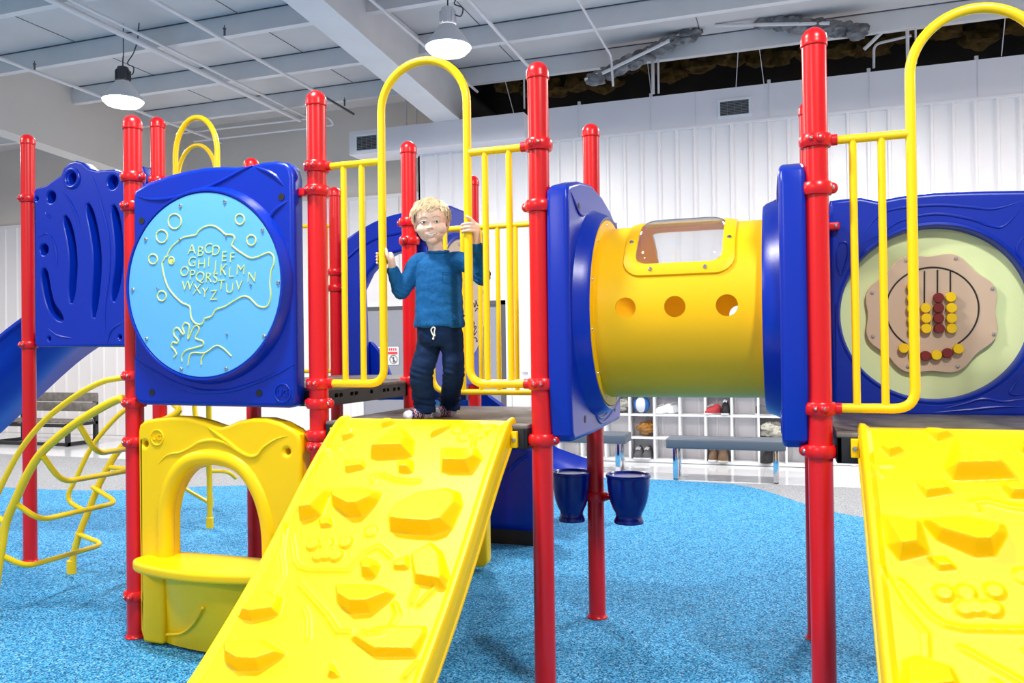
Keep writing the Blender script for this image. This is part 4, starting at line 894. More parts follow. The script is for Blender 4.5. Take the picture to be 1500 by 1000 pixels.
# ---- moulded climbing ramps
RW_, PROF = .86, [(0.02, 1.143), (-.05, 1.125), (-.17, 1.035), (-.30, .925), (-.50, .735), (-.70, .56), (-.90, .405), (-1.07, .29), (-1.3, .17), (-1.55, .085), (-1.8, .04)]
FEAT = [('p', 0.03, [(0.062, 0.144), (0.113, 0.108), (0.148, 0.16), (0.094, 0.195)]), ('p', 0.03, [(0.232, 0.076), (0.224, 0.026), (0.269, 0.027), (0.319, 0.073), (0.257, 0.109)]), ('p', 0.07, [(0.259, 0.249), (0.316, 0.102), (0.363, 0.11), (0.443, 0.181), (0.474, 0.274), (0.281, 0.295)]), ('p', 0.03, [(0.502, 0.143), (0.553, 0.052), (0.582, 0.066), (0.591, 0.094), (0.516, 0.162)]), ('c', 0.01, [(0.691, 0.077), (0.764, 0.084), (0.738, 0.13), (0.668, 0.15), (0.623, 0.106), (0.701, 0.108)]), ('r', 0.008, [(0.713, 0.144), (0.725, 0.206)]), ('p', 0.065, [(0.587, 0.219), (0.748, 0.217), (0.788, 0.276), (0.758, 0.348), (0.631, 0.353)]), ('p', 0.03, [(0.158, 0.304), (0.249, 0.3), (0.279, 0.348), (0.189, 0.375)]), ('p', 0.035, [(0.415, 0.309), (0.465, 0.286), (0.492, 0.314), (0.505, 0.361), (0.44, 0.364)]), ('r', 0.008, [(0.337, 0.415), (0.327, 0.389), (0.371, 0.379), (0.432, 0.399), (0.489, 0.407), (0.547, 0.404)]), ('r', 0.006, [(0.061, 0.283), (0.041, 0.241), (0.097, 0.234)]), ('p', 0.07, [(0.05, 0.57), (0.045, 0.455), (0.165, 0.472), (0.175, 0.594), (0.085, 0.628)]), ('p', 0.075, [(0.158, 0.466), (0.295, 0.447), (0.406, 0.47), (0.406, 0.506), (0.359, 0.587), (0.303, 0.596), (0.201, 0.541)]), ('p', 0.07, [(0.473, 0.579), (0.481, 0.53), (0.56, 0.461), (0.679, 0.433), (0.741, 0.451), (0.771, 0.512), (0.761, 0.619), (0.686, 0.652), (0.607, 0.654), (0.505, 0.648)]), ('c', 0.008, [(0.424, 0.654)]), ('r', 0.009, [(0.082, 0.706), (0.15, 0.813), (0.186, 0.841), (0.235, 0.85), (0.361, 0.839), (0.403, 0.835), (0.436, 0.752), (0.484, 0.72), (0.55, 0.76)]), ('c', 0.014, [(0.198, 0.735), (0.258, 0.728), (0.337, 0.714)]), ('c', 0.014, [(0.247, 0.781), (0.32, 0.775), (0.279, 0.774)]), ('p', 0.045, [(0.432, 0.792), (0.447, 0.769), (0.486, 0.779), (0.525, 0.802), (0.528, 0.851), (0.467, 0.856)]), ('p', 0.06, [(0.371, 0.898), (0.492, 0.886), (0.55, 0.885), (0.634, 0.914), (0.564, 0.997), (0.489, 1.011), (0.414, 0.971)]), ('p', 0.045, [(0.038, 1.072), (0.06, 0.974), (0.101, 0.952), (0.187, 0.978), (0.206, 1.045), (0.106, 1.083)]), ('p', 0.055, [(0.044, 1.179), (0.198, 1.152), (0.321, 1.193), (0.25, 1.267), (0.167, 1.279), (0.093, 1.247)]), ('p', 0.045, [(0.628, 0.744), (0.691, 0.685), (0.753, 0.725), (0.821, 0.838), (0.818, 0.875), (0.687, 0.863)]), ('r', 0.01, [(0.702, 0.883), (0.704, 0.94)]), ('r', 0.012, [(0.776, 0.867), (0.733, 0.945)]), ('p', 0.02, [(0.567, 0.781), (0.62, 0.745), (0.646, 0.806), (0.583, 0.813)]), ('r', 0.009, [(0.222, 0.913), (0.326, 0.981), (0.401, 1.031), (0.469, 1.088), (0.514, 1.083)]), ('p', 0.035, [(0.525, 1.105), (0.617, 1.047), (0.79, 1.027), (0.804, 1.057), (0.802, 1.141), (0.646, 1.161)]), ('r', 0.008, [(0.365, 1.124), (0.326, 1.048), (0.29, 1.01)]), ('r', 0.01, [(0.642, 0.955), (0.673, 0.993), (0.648, 1.083), (0.606, 1.096), (0.567, 1.077)]), ('p', 0.04, [(0.509, 1.257), (0.495, 1.198), (0.563, 1.25)]), ('r', 0.012, [(0.786, 1.219), (0.808, 1.168)]), ('p', 0.02, [(0.166, 0.607), (0.219, 0.603), (0.25, 0.643), (0.194, 0.654)]), ('r', 0.008, [(0.03, 0.661), (0.079, 0.791), (0.133, 0.877), (0.127, 0.949)])]
pr_ = catmull([(0, y, z) for y, z in PROF], 10); sg = [0]
for a, b in zip(pr_, pr_[1:]): sg.append(sg[-1]+(b-a).length)
def height(X, S):
    H = np.zeros_like(X)
    def segd(px, py, ax, ay, bx, by):
        dx, dy = bx-ax, by-ay; L2 = dx*dx+dy*dy+1e-12; k = np.clip(((px-ax)*dx+(py-ay)*dy)/L2, 0, 1); return np.hypot(px-ax-k*dx, py-ay-k*dy)
    for kind, h, P in FEAT:
        if kind == 'p':
            c = np.mean(P, axis=0); n = len(P); hh = np.full_like(X, 9.)
            A = area(P); Q = P if A > 0 else P[::-1]
            for i in range(n):
                (ax, ay), (bx, by) = Q[i], Q[(i+1) % n]; L_ = math.hypot(bx-ax, by-ay)+1e-9; nx, ny = -(by-ay)/L_, (bx-ax)/L_
                hh = np.minimum(hh, ((X-ax)*nx+(S-ay)*ny)*(3.0 if -ny > .3 else 1.6))
            s0, s1 = min(p[1] for p in P), max(p[1] for p in P)
            H = np.maximum(H, np.minimum(np.clip(hh, 0, h), h*(.30+.70*np.clip((S-s0)/(s1-s0-.02), 0, 1))*(hh > 0)))
        elif kind == 'c':
            for (ax, ay) in P: H = np.maximum(H, h*np.clip((.031-np.hypot(X-ax, S-ay))/.007, 0, 1))
        else:
            d = np.full_like(X, 9.)
            for (ax, ay), (bx, by) in zip(P, P[1:]): d = np.minimum(d, segd(X, S, ax, ay, bx, by))
            H = np.maximum(H, H+h*np.exp(-(d/.009)**2))
    return H
NXr, NSr = 230, 560; Ltot = sg[-1]
Xg, Sg = np.meshgrid(np.linspace(0, RW_, NXr+1), np.linspace(0, Ltot, NSr+1))
Hg = height(Xg, Sg)
for _ in range(2): Hg[1:-1, 1:-1] = (Hg[1:-1, 1:-1]*4+Hg[:-2, 1:-1]+Hg[2:, 1:-1]+Hg[1:-1, :-2]+Hg[1:-1, 2:])/8
edge = np.minimum(Xg, RW_-Xg); Hg += .016*np.clip((.045-edge)/.02, 0, 1)*np.clip(edge/.004+.3, 0, 1)**.5
Hg -= .03*np.clip((.012-edge)/.012, 0, 1)**2
Hg *= np.clip((Ltot-Sg)/.05, 0, 1)
PX = np.array([[p.y, p.z] for p in pr_]); sgn = np.array(sg)
Yp = np.interp(Sg, sgn, PX[:, 0]); Zp = np.interp(Sg, sgn, PX[:, 1])
dY = np.gradient(np.interp(np.linspace(0, Ltot, NSr+1), sgn, PX[:, 0])); dZ = np.gradient(np.interp(np.linspace(0, Ltot, NSr+1), sgn, PX[:, 1])); ll = np.hypot(dY, dZ)
ny_, nz_ = (dZ/ll)[:, None], (-dY/ll)[:, None]   # outward normal of the climbing face
def ramp(x0, label):
    t = thing('climbing_ramp', label, 'climbing ramp', (x0+RW_/2, -.8, 0), 'moulded climbing ramps')
    if 'ramp_face' in bpy.data.meshes: me = bpy.data.meshes['ramp_face']
    else:
        Yw = Yp+ny_*Hg; Zw = np.maximum(Zp+nz_*Hg, .004)
        co = np.stack([Xg-RW_/2, Yw+.8, Zw], -1).reshape(-1, 3); W1 = NXr+1
        i = np.arange(NSr)[:, None]*W1+np.arange(NXr)[None, :]; q = np.stack([i, i+1, i+1+W1, i+W1], -1).reshape(-1, 4)
        me = bpy.data.meshes.new('ramp_face'); me.from_pydata(co.tolist(), [], q.tolist()); me.materials.append(M['yellow'])
        me.polygons.foreach_set('use_smooth', [True]*len(me.polygons)); me.set_sharp_from_angle(angle=math.radians(28))
    o = bpy.data.objects.new('climbing_face', me); COL.objects.link(o); o.parent = t
    m = MB()
    for xe in (0.004, RW_-.004):      # folded side flanges
        a = []; b = []
        for k in range(0, len(pr_), 2):
            p = pr_[k]; dpt = .075*min(1, max(.15, (p.z-.03)/.25)); nn = Vector((0, -1, 0))
            d = (pr_[min(k+1, len(pr_)-1)]-pr_[max(k-1, 0)]).normalized(); nin = Vector((0, -d.z, d.y)); nin = nin if nin.z < 0 else -nin
            A_ = Vector((x0+xe, p.y, p.z)); a.append(m.bm.verts.new(A_)); B_ = A_+nin*dpt; B_.z = max(B_.z, .003); b.append(m.bm.verts.new(B_))
        for k in range(len(a)-1): m.bm.faces.new((a[k], a[k+1], b[k+1], b[k]))
        m.tube([v.co.copy() for v in b], .007, 8)
    m.build('side_flange', 'yellow', t)
    for xe in (-.012, RW_+.012):
        m = MB(); m.box(x0+xe-.014, x0+xe+.014, -.060, -.036, 1.035, 1.105, .003).screw((x0+xe, -.062, 1.07), (0, -1, 0), .010); m.build('bracket', ['yellow', 'screw'], t)
    return t
ramp(.118, 'yellow rock-hold climbing ramp leading up to the boy')
ramp(2.345, 'yellow rock-hold climbing ramp cut off by the right edge')
# yellow play panel under the deck behind the left ramp
t = thing('counter_panel', 'yellow panel edge showing behind the right side of the left ramp', 'play panel', (-.2, 1.67, 0))
m = MB(); m.mesh(plate2d([rrect(-.72, .215, .03, .95, .05), smooth2([(-.55, .4), (-.53, .62), (-.25, .8), (.03, .62), (.05, .4)], 5)], .09, .016, 4), XZ(1.67)); m.build('panel_body', 'yellow', t, 35)

# ---- blue drums
def drum(px0, px1, pyt, pyb, y, label):
    A, B = at(px0, pyt, 'y', y), at(px1, pyt, 'y', y); r = (B.x-A.x)/2*.96; cx = (A.x+B.x)/2; zt = (A.z+B.z)/2; zb = at((px0+px1)/2, pyb, 'y', y).z+.01
    h = zt-zb; t = thing('play_drum', label, 'drum', (cx, y, zb), 'blue drums')
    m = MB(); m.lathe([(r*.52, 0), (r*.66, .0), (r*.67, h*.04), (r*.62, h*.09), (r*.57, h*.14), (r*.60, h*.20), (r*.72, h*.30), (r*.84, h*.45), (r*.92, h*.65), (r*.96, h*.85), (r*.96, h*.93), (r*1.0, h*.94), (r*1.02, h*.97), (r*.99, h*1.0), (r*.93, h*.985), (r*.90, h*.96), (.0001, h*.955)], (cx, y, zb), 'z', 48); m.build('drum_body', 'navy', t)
    return cx, r, t
cx, r, t = drum(808, 866, 690, 765, .93, 'blue drum on the left side of the red post under the tunnel')
m = MB(); m.tube([(cx+r*.75, .94, .655), (1.06, .975, .655)], .012, 10); m.build('arm', 'red', t)
cx, r, t = drum(887, 954, 694, 768, .93, 'blue drum on the right side of the red post under the tunnel')
m = MB(); m.tube([(cx-r*.75, .94, .655), (1.14, .975, .655)], .012, 10); m.build('arm', 'red', t)

# ---- arch climber at the left
t = thing('arch_climber', 'yellow arched ladder with bent rungs at the far left', 'climber', (-1.9, .4, 0))
def nr(px, py, y=0.0): p = at(px, py, 'y', y); return p
nearP = [Vector((-1.15, 0, 1.207))]+[nr(*q) for q in ((176, 584), (150, 596), (114, 618), (85, 640), (59, 665), (40, 695), (25, 727), (9, 765), (2, 805))]+[Vector((-2.085, 0, .17)), Vector((-2.10, 0, .01))]
m = MB(); m.tube(catmull(nearP, 5), .0225, 16); m.build('side_rail', 'yellow_metal', t)
yf = lambda px: .83+.12*(px-105)/160
farP = [Vector((-1.80, .95, 1.19))]+[nr(a, b, yf(a)) for a, b in ((262, 601), (230, 620), (200, 640), (180, 653), (163, 676), (145, 710), (131, 745), (117, 780), (108, 812), (105, 840))]
m = MB(); m.tube(catmull(farP, 5), .0215, 16); m.build('side_rail', 'yellow_metal', t)
f0 = farP[-1]; m = MB(); m.lathe([(.030, 0), (.030, .085), (.024, .09)], (f0.x, f0.y, 0), 'z', 20); m.build('foot_sleeve', 'yellow_metal', t)
m = MB(); m.lathe([(.030, 0), (.030, .085), (.024, .09)], (-2.10, 0, 0), 'z', 20); m.build('foot_sleeve', 'yellow_metal', t)
m = MB(); m.tube(catmull([Vector((-1.15, 0, 1.344))]+[nr(*q) for q in ((179, 553), (150, 559), (112, 579), (68, 613), (34, 653), (10, 695), (-8, 735), (-8, 752), (6, 764))], 5), .0155, 14); m.build('hand_rail', 'yellow_metal', t)
m = MB(); m.tube(catmull([Vector((-1.80, .95, 1.33))]+[nr(a, b, yf(a)) for a, b in ((215, 583), (182, 601), (153, 630), (131, 660), (112, 700), (101, 722), (104, 736), (124, 748))], 5), .0155, 14); m.build('hand_rail', 'yellow_metal', t)
def rung(A, mids, B):
    zA = at(*A, 'y', 0); zB = at(*B, 'y', yf(B[0])); n = len(mids); P = [zA]
    for i, (px, py) in enumerate(mids):
        k = (i+1)/(n+1); P.append(at(px, py, 'y', [.10, .78][i >= n/2] if n == 2 else k*.9))
    P.append(zB); m = MB(); m.tube(fillet(P, .09, 7), .0155, 14); m.build('rung', 'yellow_metal', t)
rung((114, 619), [(141, 664), (222, 652)], (205, 636))
rung((63, 668), [(90, 706), (195, 688)], (160, 684))
rung((22, 736), [(58, 762), (172, 736)], (136, 713))
rung((0, 812), [(38, 830), (152, 797)], (113, 781))
# ---- second climber behind
t = thing('arch_climber', 'yellow ladder pole with looped rungs seen through the arch of the counter panel', 'climber', (-2.3, 2.6, 0))
m = MB(); m.tube([(-2.49, 2.243, 0), (-2.49, 2.243, 1.0), (-2.48, 2.243, 1.50)], .0225, 14); m.build('side_rail', 'yellow_metal', t)
m = MB(); m.lathe([(.03, 0), (.03, .085), (.024, .09)], (-2.49, 2.243, 0), 'z', 18); m.build('foot_sleeve', 'yellow_metal', t)
m = MB(); P = [at(a, b, 'y', 2.95) for a, b in ((285, 598), (291, 618), (302, 650))]; m.tube(catmull([Vector((P[0].x, 2.95, 1.5))]+P+[Vector((P[-1].x+.05, 2.95, .02))], 5), .0225, 14); m.build('side_rail', 'yellow_metal', t)
for pts in (((308, 737), (275, 718), (262, 705), (270, 690), (305, 680)), ((308, 650), (345, 645), (350, 655)), ((308, 690), (334, 690), (345, 700)), ((300, 628), (268, 618), (262, 600))):
    m = MB(); m.tube(fillet([at(a, b, 'y', 2.25+.1*i) for i, (a, b) in enumerate(pts)], .06, 5), .0155, 12); m.build('rung', 'yellow_metal', t)

# ================================================================ THE CHILD
from mathutils.bvhtree import BVHTree
def remesh(mb, name, mats, parent, vox, smooth=4, fac=.5, angle=180):
    o = mb.build(name, mats, parent, angle)
    md = o.modifiers.new('r', 'REMESH'); md.mode = 'VOXEL'; md.voxel_size = vox
    if smooth: s = o.modifiers.new('s', 'SMOOTH'); s.factor = fac; s.iterations = smooth
    bpy.context.view_layer.update(); me = evald(o); o.modifiers.clear(); o.data = me
    for p in me.polygons: p.use_smooth = True
    return o
def limb(m, pts, n=18, mi=0):
    """tapered limb through (x, y, z, r)"""
    P = [Vector(p[:3]) for p in pts]; C = catmull(P, 8); R = [p[3] for p in pts]; N = len(C)-1
    def rad(t):
        f = t*(len(R)-1); i = min(int(f), len(R)-2); k = f-i; k = k*k*(3-2*k); return R[i]*(1-k)+R[i+1]*k
    m.tube(C, rad, n, mi=mi)
    for p in pts: m.ball(p[:3], p[3]*.99, mi, n)
child = thing('person', 'smiling blond toddler in blue long-sleeved shirt, navy trousers and patterned socks, gripping the yellow arch', 'person', (.55, .13, 1.132))
HC = Vector((.553, .085, 2.040)); HR = Matrix.Translation(HC) @ Matrix.Rotation(math.radians(20), 4, 'Z') @ Matrix.Rotation(math.radians(-3), 4, 'Y') @ Matrix.Rotation(math.radians(3), 4, 'X')
def hl_(m, c, r, rot=None):   # ellipsoid in head frame
    m.ball((0, 0, 0), r, 0, 20, None)
    vsn = m.bm.verts; vsn.ensure_lookup_table()
b = MB()
def hb(c, r, rz=0): b.ball(tuple(HR @ Vector(c)), r, 0, 22, HR.to_3x3().to_4x4() @ Matrix.Rotation(rz, 4, 'Y'))
hb((0, .012, .026), (.0755, .088, .073)); hb((0, -.010, -.026), (.0695, .068, .052)); hb((0, -.024, .026), (.069, .060, .058)); hb((0, -.018, -.050), (.058, .054, .038))
for s in (-1, 1):
    hb((s*.036, -.044, -.028), (.031, .025, .027)); hb((s*.030, -.060, .019), (.022, .014, .007), s*-.15)
    hb((s*.0755, .012, -.008), (.006, .015, .022)); hb((s*.078, .014, .000), (.0055, .014, .015)); hb((s*.072, .008, -.026), (.006, .009, .009))
    hb((s*.0095, -.0755, -.0275), (.0066, .0072, .0055))
hb((0, -.048, -.080), (.024, .020, .018)); hb((0, -.056, -.050), (.034, .018, .022))
hb((0, -.080, -.0255), (.0100, .0100, .0090)); hb((0, -.070, -.008), (.0070, .009, .018)); hb((0, -.072, -.015), (.0082, .010, .011))
# neck, trunk
nk = HR @ Vector((0, .008, -.06))
limb(b, [(nk.x, nk.y, nk.z, .036), (.560, .115, 1.93, .034), (.563, .128, 1.88, .040)])
limb(b, [(.563, .13, 1.86, .05), (.565, .13, 1.78, .082), (.565, .13, 1.70, .083), (.566, .135, 1.64, .080), (.566, .135, 1.60, .062)], 24)
# arms
SL, EL, WL = (.466, .118, 1.866), (.396, .080, 1.732), (.374, .034, 1.836)
SR, ER, WR = (.672, .128, 1.868), (.790, .120, 1.785), (.790, .045, 1.930)
limb(b, [(.54, .128, 1.85, .04), (*SL, .034), (*EL, .026), (*WL, .0185)]); limb(b, [(.59, .13, 1.855, .04), (*SR, .034), (*ER, .026), (*WR, .0185)])
# hands: right hand of the child on the left leg of the arch
hx, hz = .345, 1.884
limb(b, [(*WL, .0185), (hx+.036, .020, hz-.030, .0175), (hx+.036, .012, hz-.008, .0175), (hx+.032, .014, hz+.012, .015)])
FR = .0062
for k, (zz, ln) in enumerate(((.021, .94), (.0065, 1.0), (-.008, .97), (-.0225, .85))):
    limb(b, [(hx+.031, .012, hz+zz*.8, .0085), (hx+.014, .0275, hz+zz*.95, .0068), (hx-.010, .0275, hz+zz, FR), (hx-.0268, .012, hz+zz, FR), (hx-.0262, -.010*ln, hz+zz-.001, FR*.92)], 10)
limb(b, [(hx+.036, .002, hz-.014, .011), (hx+.029, -.010, hz+.006, .0085), (hx+.025, -.009, hz+.024, .0075), (hx+.021, -.007, hz+.038, .0064)], 10)
# left hand of the child on the right leg of the arch
gx_, gz = .770, 2.003
limb(b, [(*WR, .0185), (gx_+.028, .028, gz-.042, .0175), (gx_+.032, .014, gz-.022, .0175), (gx_+.033, .008, gz+.000, .0165)])
for k, (zz, ln) in enumerate(((.006, 1.0), (-.0095, 1.0), (-.025, .85))):
    limb(b, [(gx_+.031, .000, gz+zz*.9, .0088), (gx_+.018, -.0225, gz+zz+.002, .0070), (gx_-.004, -.0272, gz+zz+.001, FR), (gx_-.0235*ln, -.0165, gz+zz-.001, FR), (gx_-.029*ln, -.002, gz+zz-.002, FR*.92)], 10)
limb(b, [(gx_+.030, .000, gz+.012, .0088), (gx_+.024, -.016, gz+.024, .0070), (gx_+.014, -.0245, gz+.034, FR), (gx_-.000, -.0260, gz+.040, FR*.92)], 10)
limb(b, [(gx_+.034, .020, gz-.022, .011), (gx_+.020, .0275, gz-.004, .0080), (gx_-.002, .0275, gz+.006, .0068)], 10)
# legs and feet
TL = at(588, 610, 'z', 1.15); TR_ = at(631, 606, 'z', 1.15)
TLv, TRv = (TL.x+.01, max(TL.y, .02)+.005, 1.15), (TR_.x+.012, TR_.y+.0, 1.15)
AL = (TLv[0]+.062, TLv[1]+.088, 1.178); AR = (TRv[0]+.050, TRv[1]+.085, 1.178)
HL, KL = (.516, .135, 1.54), ((.506+AL[0])/2-.006, .105, 1.352)
HRt, KR = (.622, .140, 1.54), (.634, .135, 1.355)
limb(b, [(*HL, .042), (*KL, .034), (*AL, .026)]); limb(b, [(*HRt, .042), (KR[0], KR[1]+.01, KR[2], .030), (AR[0], AR[1]+.012, AR[2], .022)])
def foot(m, A, toe, g=0):
    A, T = Vector(A), Vector(toe); d = (T-A); d.z = 0; d.normalize(); z = 1.132+g
    limb(m, [(A.x, A.y, A.z, .026+g), (A.x-d.x*.008, A.y-d.y*.008, z+.026, .026+g), (A.x+d.x*.045, A.y+d.y*.045, z+.025, .0245+g), (T.x-d.x*.02, T.y-d.y*.02, z+.0205, .0205+g)], 18)
    e = Vector((-d.y, d.x, 0))
    for s, r in ((-.016, .013), (.014, .014)): m.ball((T.x-d.x*.02+e.x*s, T.y-d.y*.02+e.y*s, z+r), (r+g), 0, 14)
foot(b, AL, TLv); foot(b, AR, TRv)
body = remesh(b, 'body', 'skin', child, .0021, 11)
# face details placed on the surface
bv = BVHTree.FromObject(body, bpy.context.evaluated_depsgraph_get()); OG = ORG['body'] if 'body' in ORG else ORG[child.name]; OG = ORG[child.name]
fd = (HR.to_3x3() @ Vector((0, 1, 0))).normalized()
def face(x, z, off=.0):
    o = HR @ Vector((x, -.2, z)); h = bv.ray_cast(o-OG, fd)
    p = h[0]+OG if h[0] is not None else HR @ Vector((x, -.08, z)); return p-fd*off
for s in (-1, 1):
    ec = face(s*.0295, .0005, -.0035); Rq = HR.to_3x3().to_4x4()
    m = MB(); m.ball(tuple(ec), (.0118, .0070, .0056), 0, 20, Rq); m.build('eyeball', 'eye', child)
    m = MB(); m.ball(tuple(ec-fd*.0036+HR.to_3x3() @ Vector((.0006, 0, 0))), (.0056, .0042, .0052), 0, 16, Rq); m.build('iris', 'iris', child)
    m = MB(); m.tube([face(s*(.0300+dx), .0005+.0055-abs(dx)*.30, .0004) for dx in (-.0135, -.009, -.0045, 0, .0045, .009, .0135)], lambda q: .0019, 8); m.build('eyelashes', 'brow', child)
    m = MB(); m.tube([face(s*(.0300+dx), -.0052+abs(dx)*.25, .0002) for dx in (-.0125, -.006, 0, .006, .0125)], lambda q: .0022, 8); m.tube([face(s*(.0300+dx), .0085-abs(dx)*.25, .0002) for dx in (-.0145, -.007, 0, .007, .0145)], lambda q: .0028, 8); m.build('eyelid', 'skin', child)
    m = MB(); m.tube([face(s*(.012+.036*k/6), .0200+.006*math.sin(PI*k/6)-.002*(k/6), .0006) for k in range(7)], lambda q: .0022*(1-.5*q), 8); m.build('eyebrow', 'brow', child)
    m = MB(); c = face(s*.0058, -.0315, .0); m.ball(tuple(c), (.0028, .002, .0018), 0, 10, HR.to_3x3().to_4x4()); m.build('nostril', 'mouth', child)
def mouth_pt(u, v):    # u -1..1 across, v 0 upper lip line .. 1 lower
    x = u*.0262; up = -.0510+.0050*u*u+.0010*math.cos(u*PI); lo = -.0670+.0180*u*u; return x, up*(1-v)+lo*v
def strip(v0, v1, off, w_=1.0, n=16):
    m = MB(); prev = None
    for i in range(n+1):
        u = (i/n*2-1)*w_; a = m.bm.verts.new(face(*mouth_pt(u, v0), off)); c = m.bm.verts.new(face(*mouth_pt(u, v1), off))
        if prev: m.bm.faces.new((prev[0], a, c, prev[1]))
        prev = (a, c)
    return m
strip(0, 1, .0010).build('mouth', 'mouth', child)
strip(.05, .62, .0018, .86).build('upper_teeth', 'teeth', child); strip(.80, .98, .0016, .6).build('lower_teeth', 'teeth', child)
m = MB(); m.tube([face(*mouth_pt(u/8-1, 0), .0003) for u in range(17)], lambda q: .0021*math.sin(PI*min(max(q, .12), .88))+.0006, 8); m.build('upper_lip', 'lip', child)
m = MB(); m.tube([face(*mouth_pt(u/8-1, 1), .0003) for u in range(17)], lambda q: .0031*math.sin(PI*min(max(q, .12), .88))+.0006, 8); m.build('lower_lip', 'lip', child)
# hair: cap and combed locks
h = MB(); q = bmesh.ops.create_icosphere(h.bm, subdivisions=5, radius=1)
kill = []
for v in h.bm.verts:
    n_ = v.co.copy(); p = Vector((n_.x*.0785, n_.y*.0920+.013, n_.z*.0780+.028))
    f = math.degrees(math.atan2(abs(n_.x), -n_.y))   # 0 front, 180 back
    line = .056 if f < 40 else (.056-(f-40)/35*.036 if f < 75 else (.020 if f < 88 else (.020-(f-88)/60*.085)))
    if p.z < line+.004*noise.noise(n_*9): kill.append(v)
    p += n_*(.004+.006*noise.noise(n_*5)+.005*max(0, n_.z)+(.003*noise.noise(Vector((n_.x*25, n_.y*6, n_.z*8)))))
    v.co = HR @ p
bmesh.ops.delete(h.bm, geom=kill, context='VERTS')
random.seed(5)
surf = [v.co.copy() for v in h.bm.verts]; hcen = HR @ Vector((0, .013, .020)); Rh = HR.to_3x3()
crown = HR @ Vector((.018, .045, .112))
for k in range(2600):
    p = random.choice(surf); nl = (p-hcen).normalized(); away = p-crown; away = away-nl*away.dot(nl)
    if away.length < 1e-4: continue
    loc = Rh.inverted() @ (p-HC); d = away.normalized()
    if loc.y < .02 and loc.z > .05: d = (d+Rh @ Vector((-.9 if loc.x < .045 else .3, -.25, -.1))).normalized()
    L_ = random.uniform(.020, .036)*(1 if loc.z > .03 else .6); P = []
    for j in range(5):
        t_ = j/4; pp = p+d*L_*t_; dr = (pp-hcen); base = 1.0+.0*t_; lift = .0025+.0035*math.sin(PI*t_)+random.uniform(-.0007, .0007)
        P.append(pp+nl*(lift)-nl*(L_*t_)**2*6.0)
    h.tube(P, lambda q: .0011*(1-q)+.0003, 4)
h.build('hair', 'hair', child, 60, clean=False)
# shirt
RT = Matrix.Translation((.566, .132, 0)) @ Matrix.Rotation(math.radians(14), 4, 'Z')
s_ = MB(); secs = [(1.562, .116, .094), (1.575, .120, .096), (1.60, .119, .094), (1.66, .113, .090), (1.72, .110, .088), (1.78, .110, .086), (1.82, .109, .082), (1.858, .100, .072), (1.885, .076, .058), (1.906, .050, .048), (1.916, .044, .044)]
rings = []
for z, a, c in secs:
    rings.append([s_.bm.verts.new(RT @ Vector((a*math.cos(t_), c*math.sin(t_)*(1.0), z+.004*math.sin(3*t_)*(z < 1.58)))) for t_ in [2*PI*k/40 for k in range(40)]])
for A_, B_ in zip(rings, rings[1:]):
    for k in range(40): s_.bm.faces.new((A_[k], A_[(k+1) % 40], B_[(k+1) % 40], B_[k]))
s_.bm.faces.new(rings[0][::-1]); s_.bm.faces.new(rings[-1])
def along(a, b_, t_): return tuple(a[i]+(b_[i]-a[i])*t_ for i in range(3))
limb(s_, [(.53, .128, 1.862, .045), (*SL, .043), (.432, .098, 1.798, .040), (EL[0], EL[1], EL[2], .0375), (*along(EL, WL, .5), .033), (*along(EL, WL, .90), .0285)], 22)
limb(s_, [(.61, .130, 1.865, .045), (*SR, .043), (.735, .126, 1.832, .040), (ER[0]-.002, ER[1], ER[2], .0375), (*along(ER, WR, .5), .033), (*along(ER, WR, .90), .0275)], 22)
shirt = remesh(s_, 'long_sleeve_shirt', 'shirt', child, .0038, 6)
co = [v.co.copy() for v in shirt.data.vertices]
for v in shirt.data.vertices:   # soft wrinkles
    p = v.co+OG; nn = v.normal
    wv = noise.noise(Vector((p.x*9, p.y*9, p.z*30)))*.0035+noise.noise(Vector((p.x*28, p.y*28, p.z*40+7)))*.0018
    dE = min((p-Vector(EL)).length, (p-Vector(ER)).length); wv += .0035*math.sin(p.z*260+p.x*150)*max(0, 1-dE/.06)
    if p.z < 1.70: wv += .004*math.sin(p.x*55+p.z*30)*min(1, (1.70-p.z)/.1)
    v.co = v.co+nn*wv
m = MB(); m.tube([RT @ Vector((.046*math.cos(t_), .047*math.sin(t_)-.004, 1.914+.008*math.sin(t_))) for t_ in [2*PI*k/40 for k in range(40)]], .0065, 10, True); m.build('collar_band', 'shirt', child)
for E_, W_, nm in ((EL, WL, 'cuff'), (ER, WR, 'cuff')):
    a, c = Vector(along(E_, W_, .80)), Vector(along(E_, W_, .97)); m = MB(); m.tube([a, a.lerp(c, .3), a.lerp(c, .7), c], lambda q: .0275-.001*q, 24); m.build(nm, 'shirt', child, 80)
m = MB(); pk = [RT @ Vector((x, -.5, z)) for x, z in ((.035, 1.815), (.055, 1.812), (.078, 1.815), (.076, 1.770), (.056, 1.762), (.036, 1.770))]
bs = BVHTree.FromObject(shirt, bpy.context.evaluated_depsgraph_get()); fdt = RT.to_3x3() @ Vector((0, 1, 0))
def on_shirt(x, z, off=.001):
    h_ = bs.ray_cast(RT @ Vector((x, -.5, z))-OG, fdt); return (h_[0]+OG if h_[0] is not None else RT @ Vector((x, -.09, z)))-fdt*off
loop = [on_shirt(.030+.044*k/6, 1.812) for k in range(7)]+[on_shirt(.074, 1.812-.045*k/5) for k in range(1, 6)]+[on_shirt(.074-.044*k/6, 1.767-.004*math.sin(PI*k/6)) for k in range(1, 7)]+[on_shirt(.030, 1.767+.045*k/5) for k in range(1, 5)]
m.tube(loop, .0012, 6, True); m.tube([on_shirt(.030+.044*k/6, 1.803) for k in range(7)], .001, 6); m.build('chest_pocket', 'shirt', child)
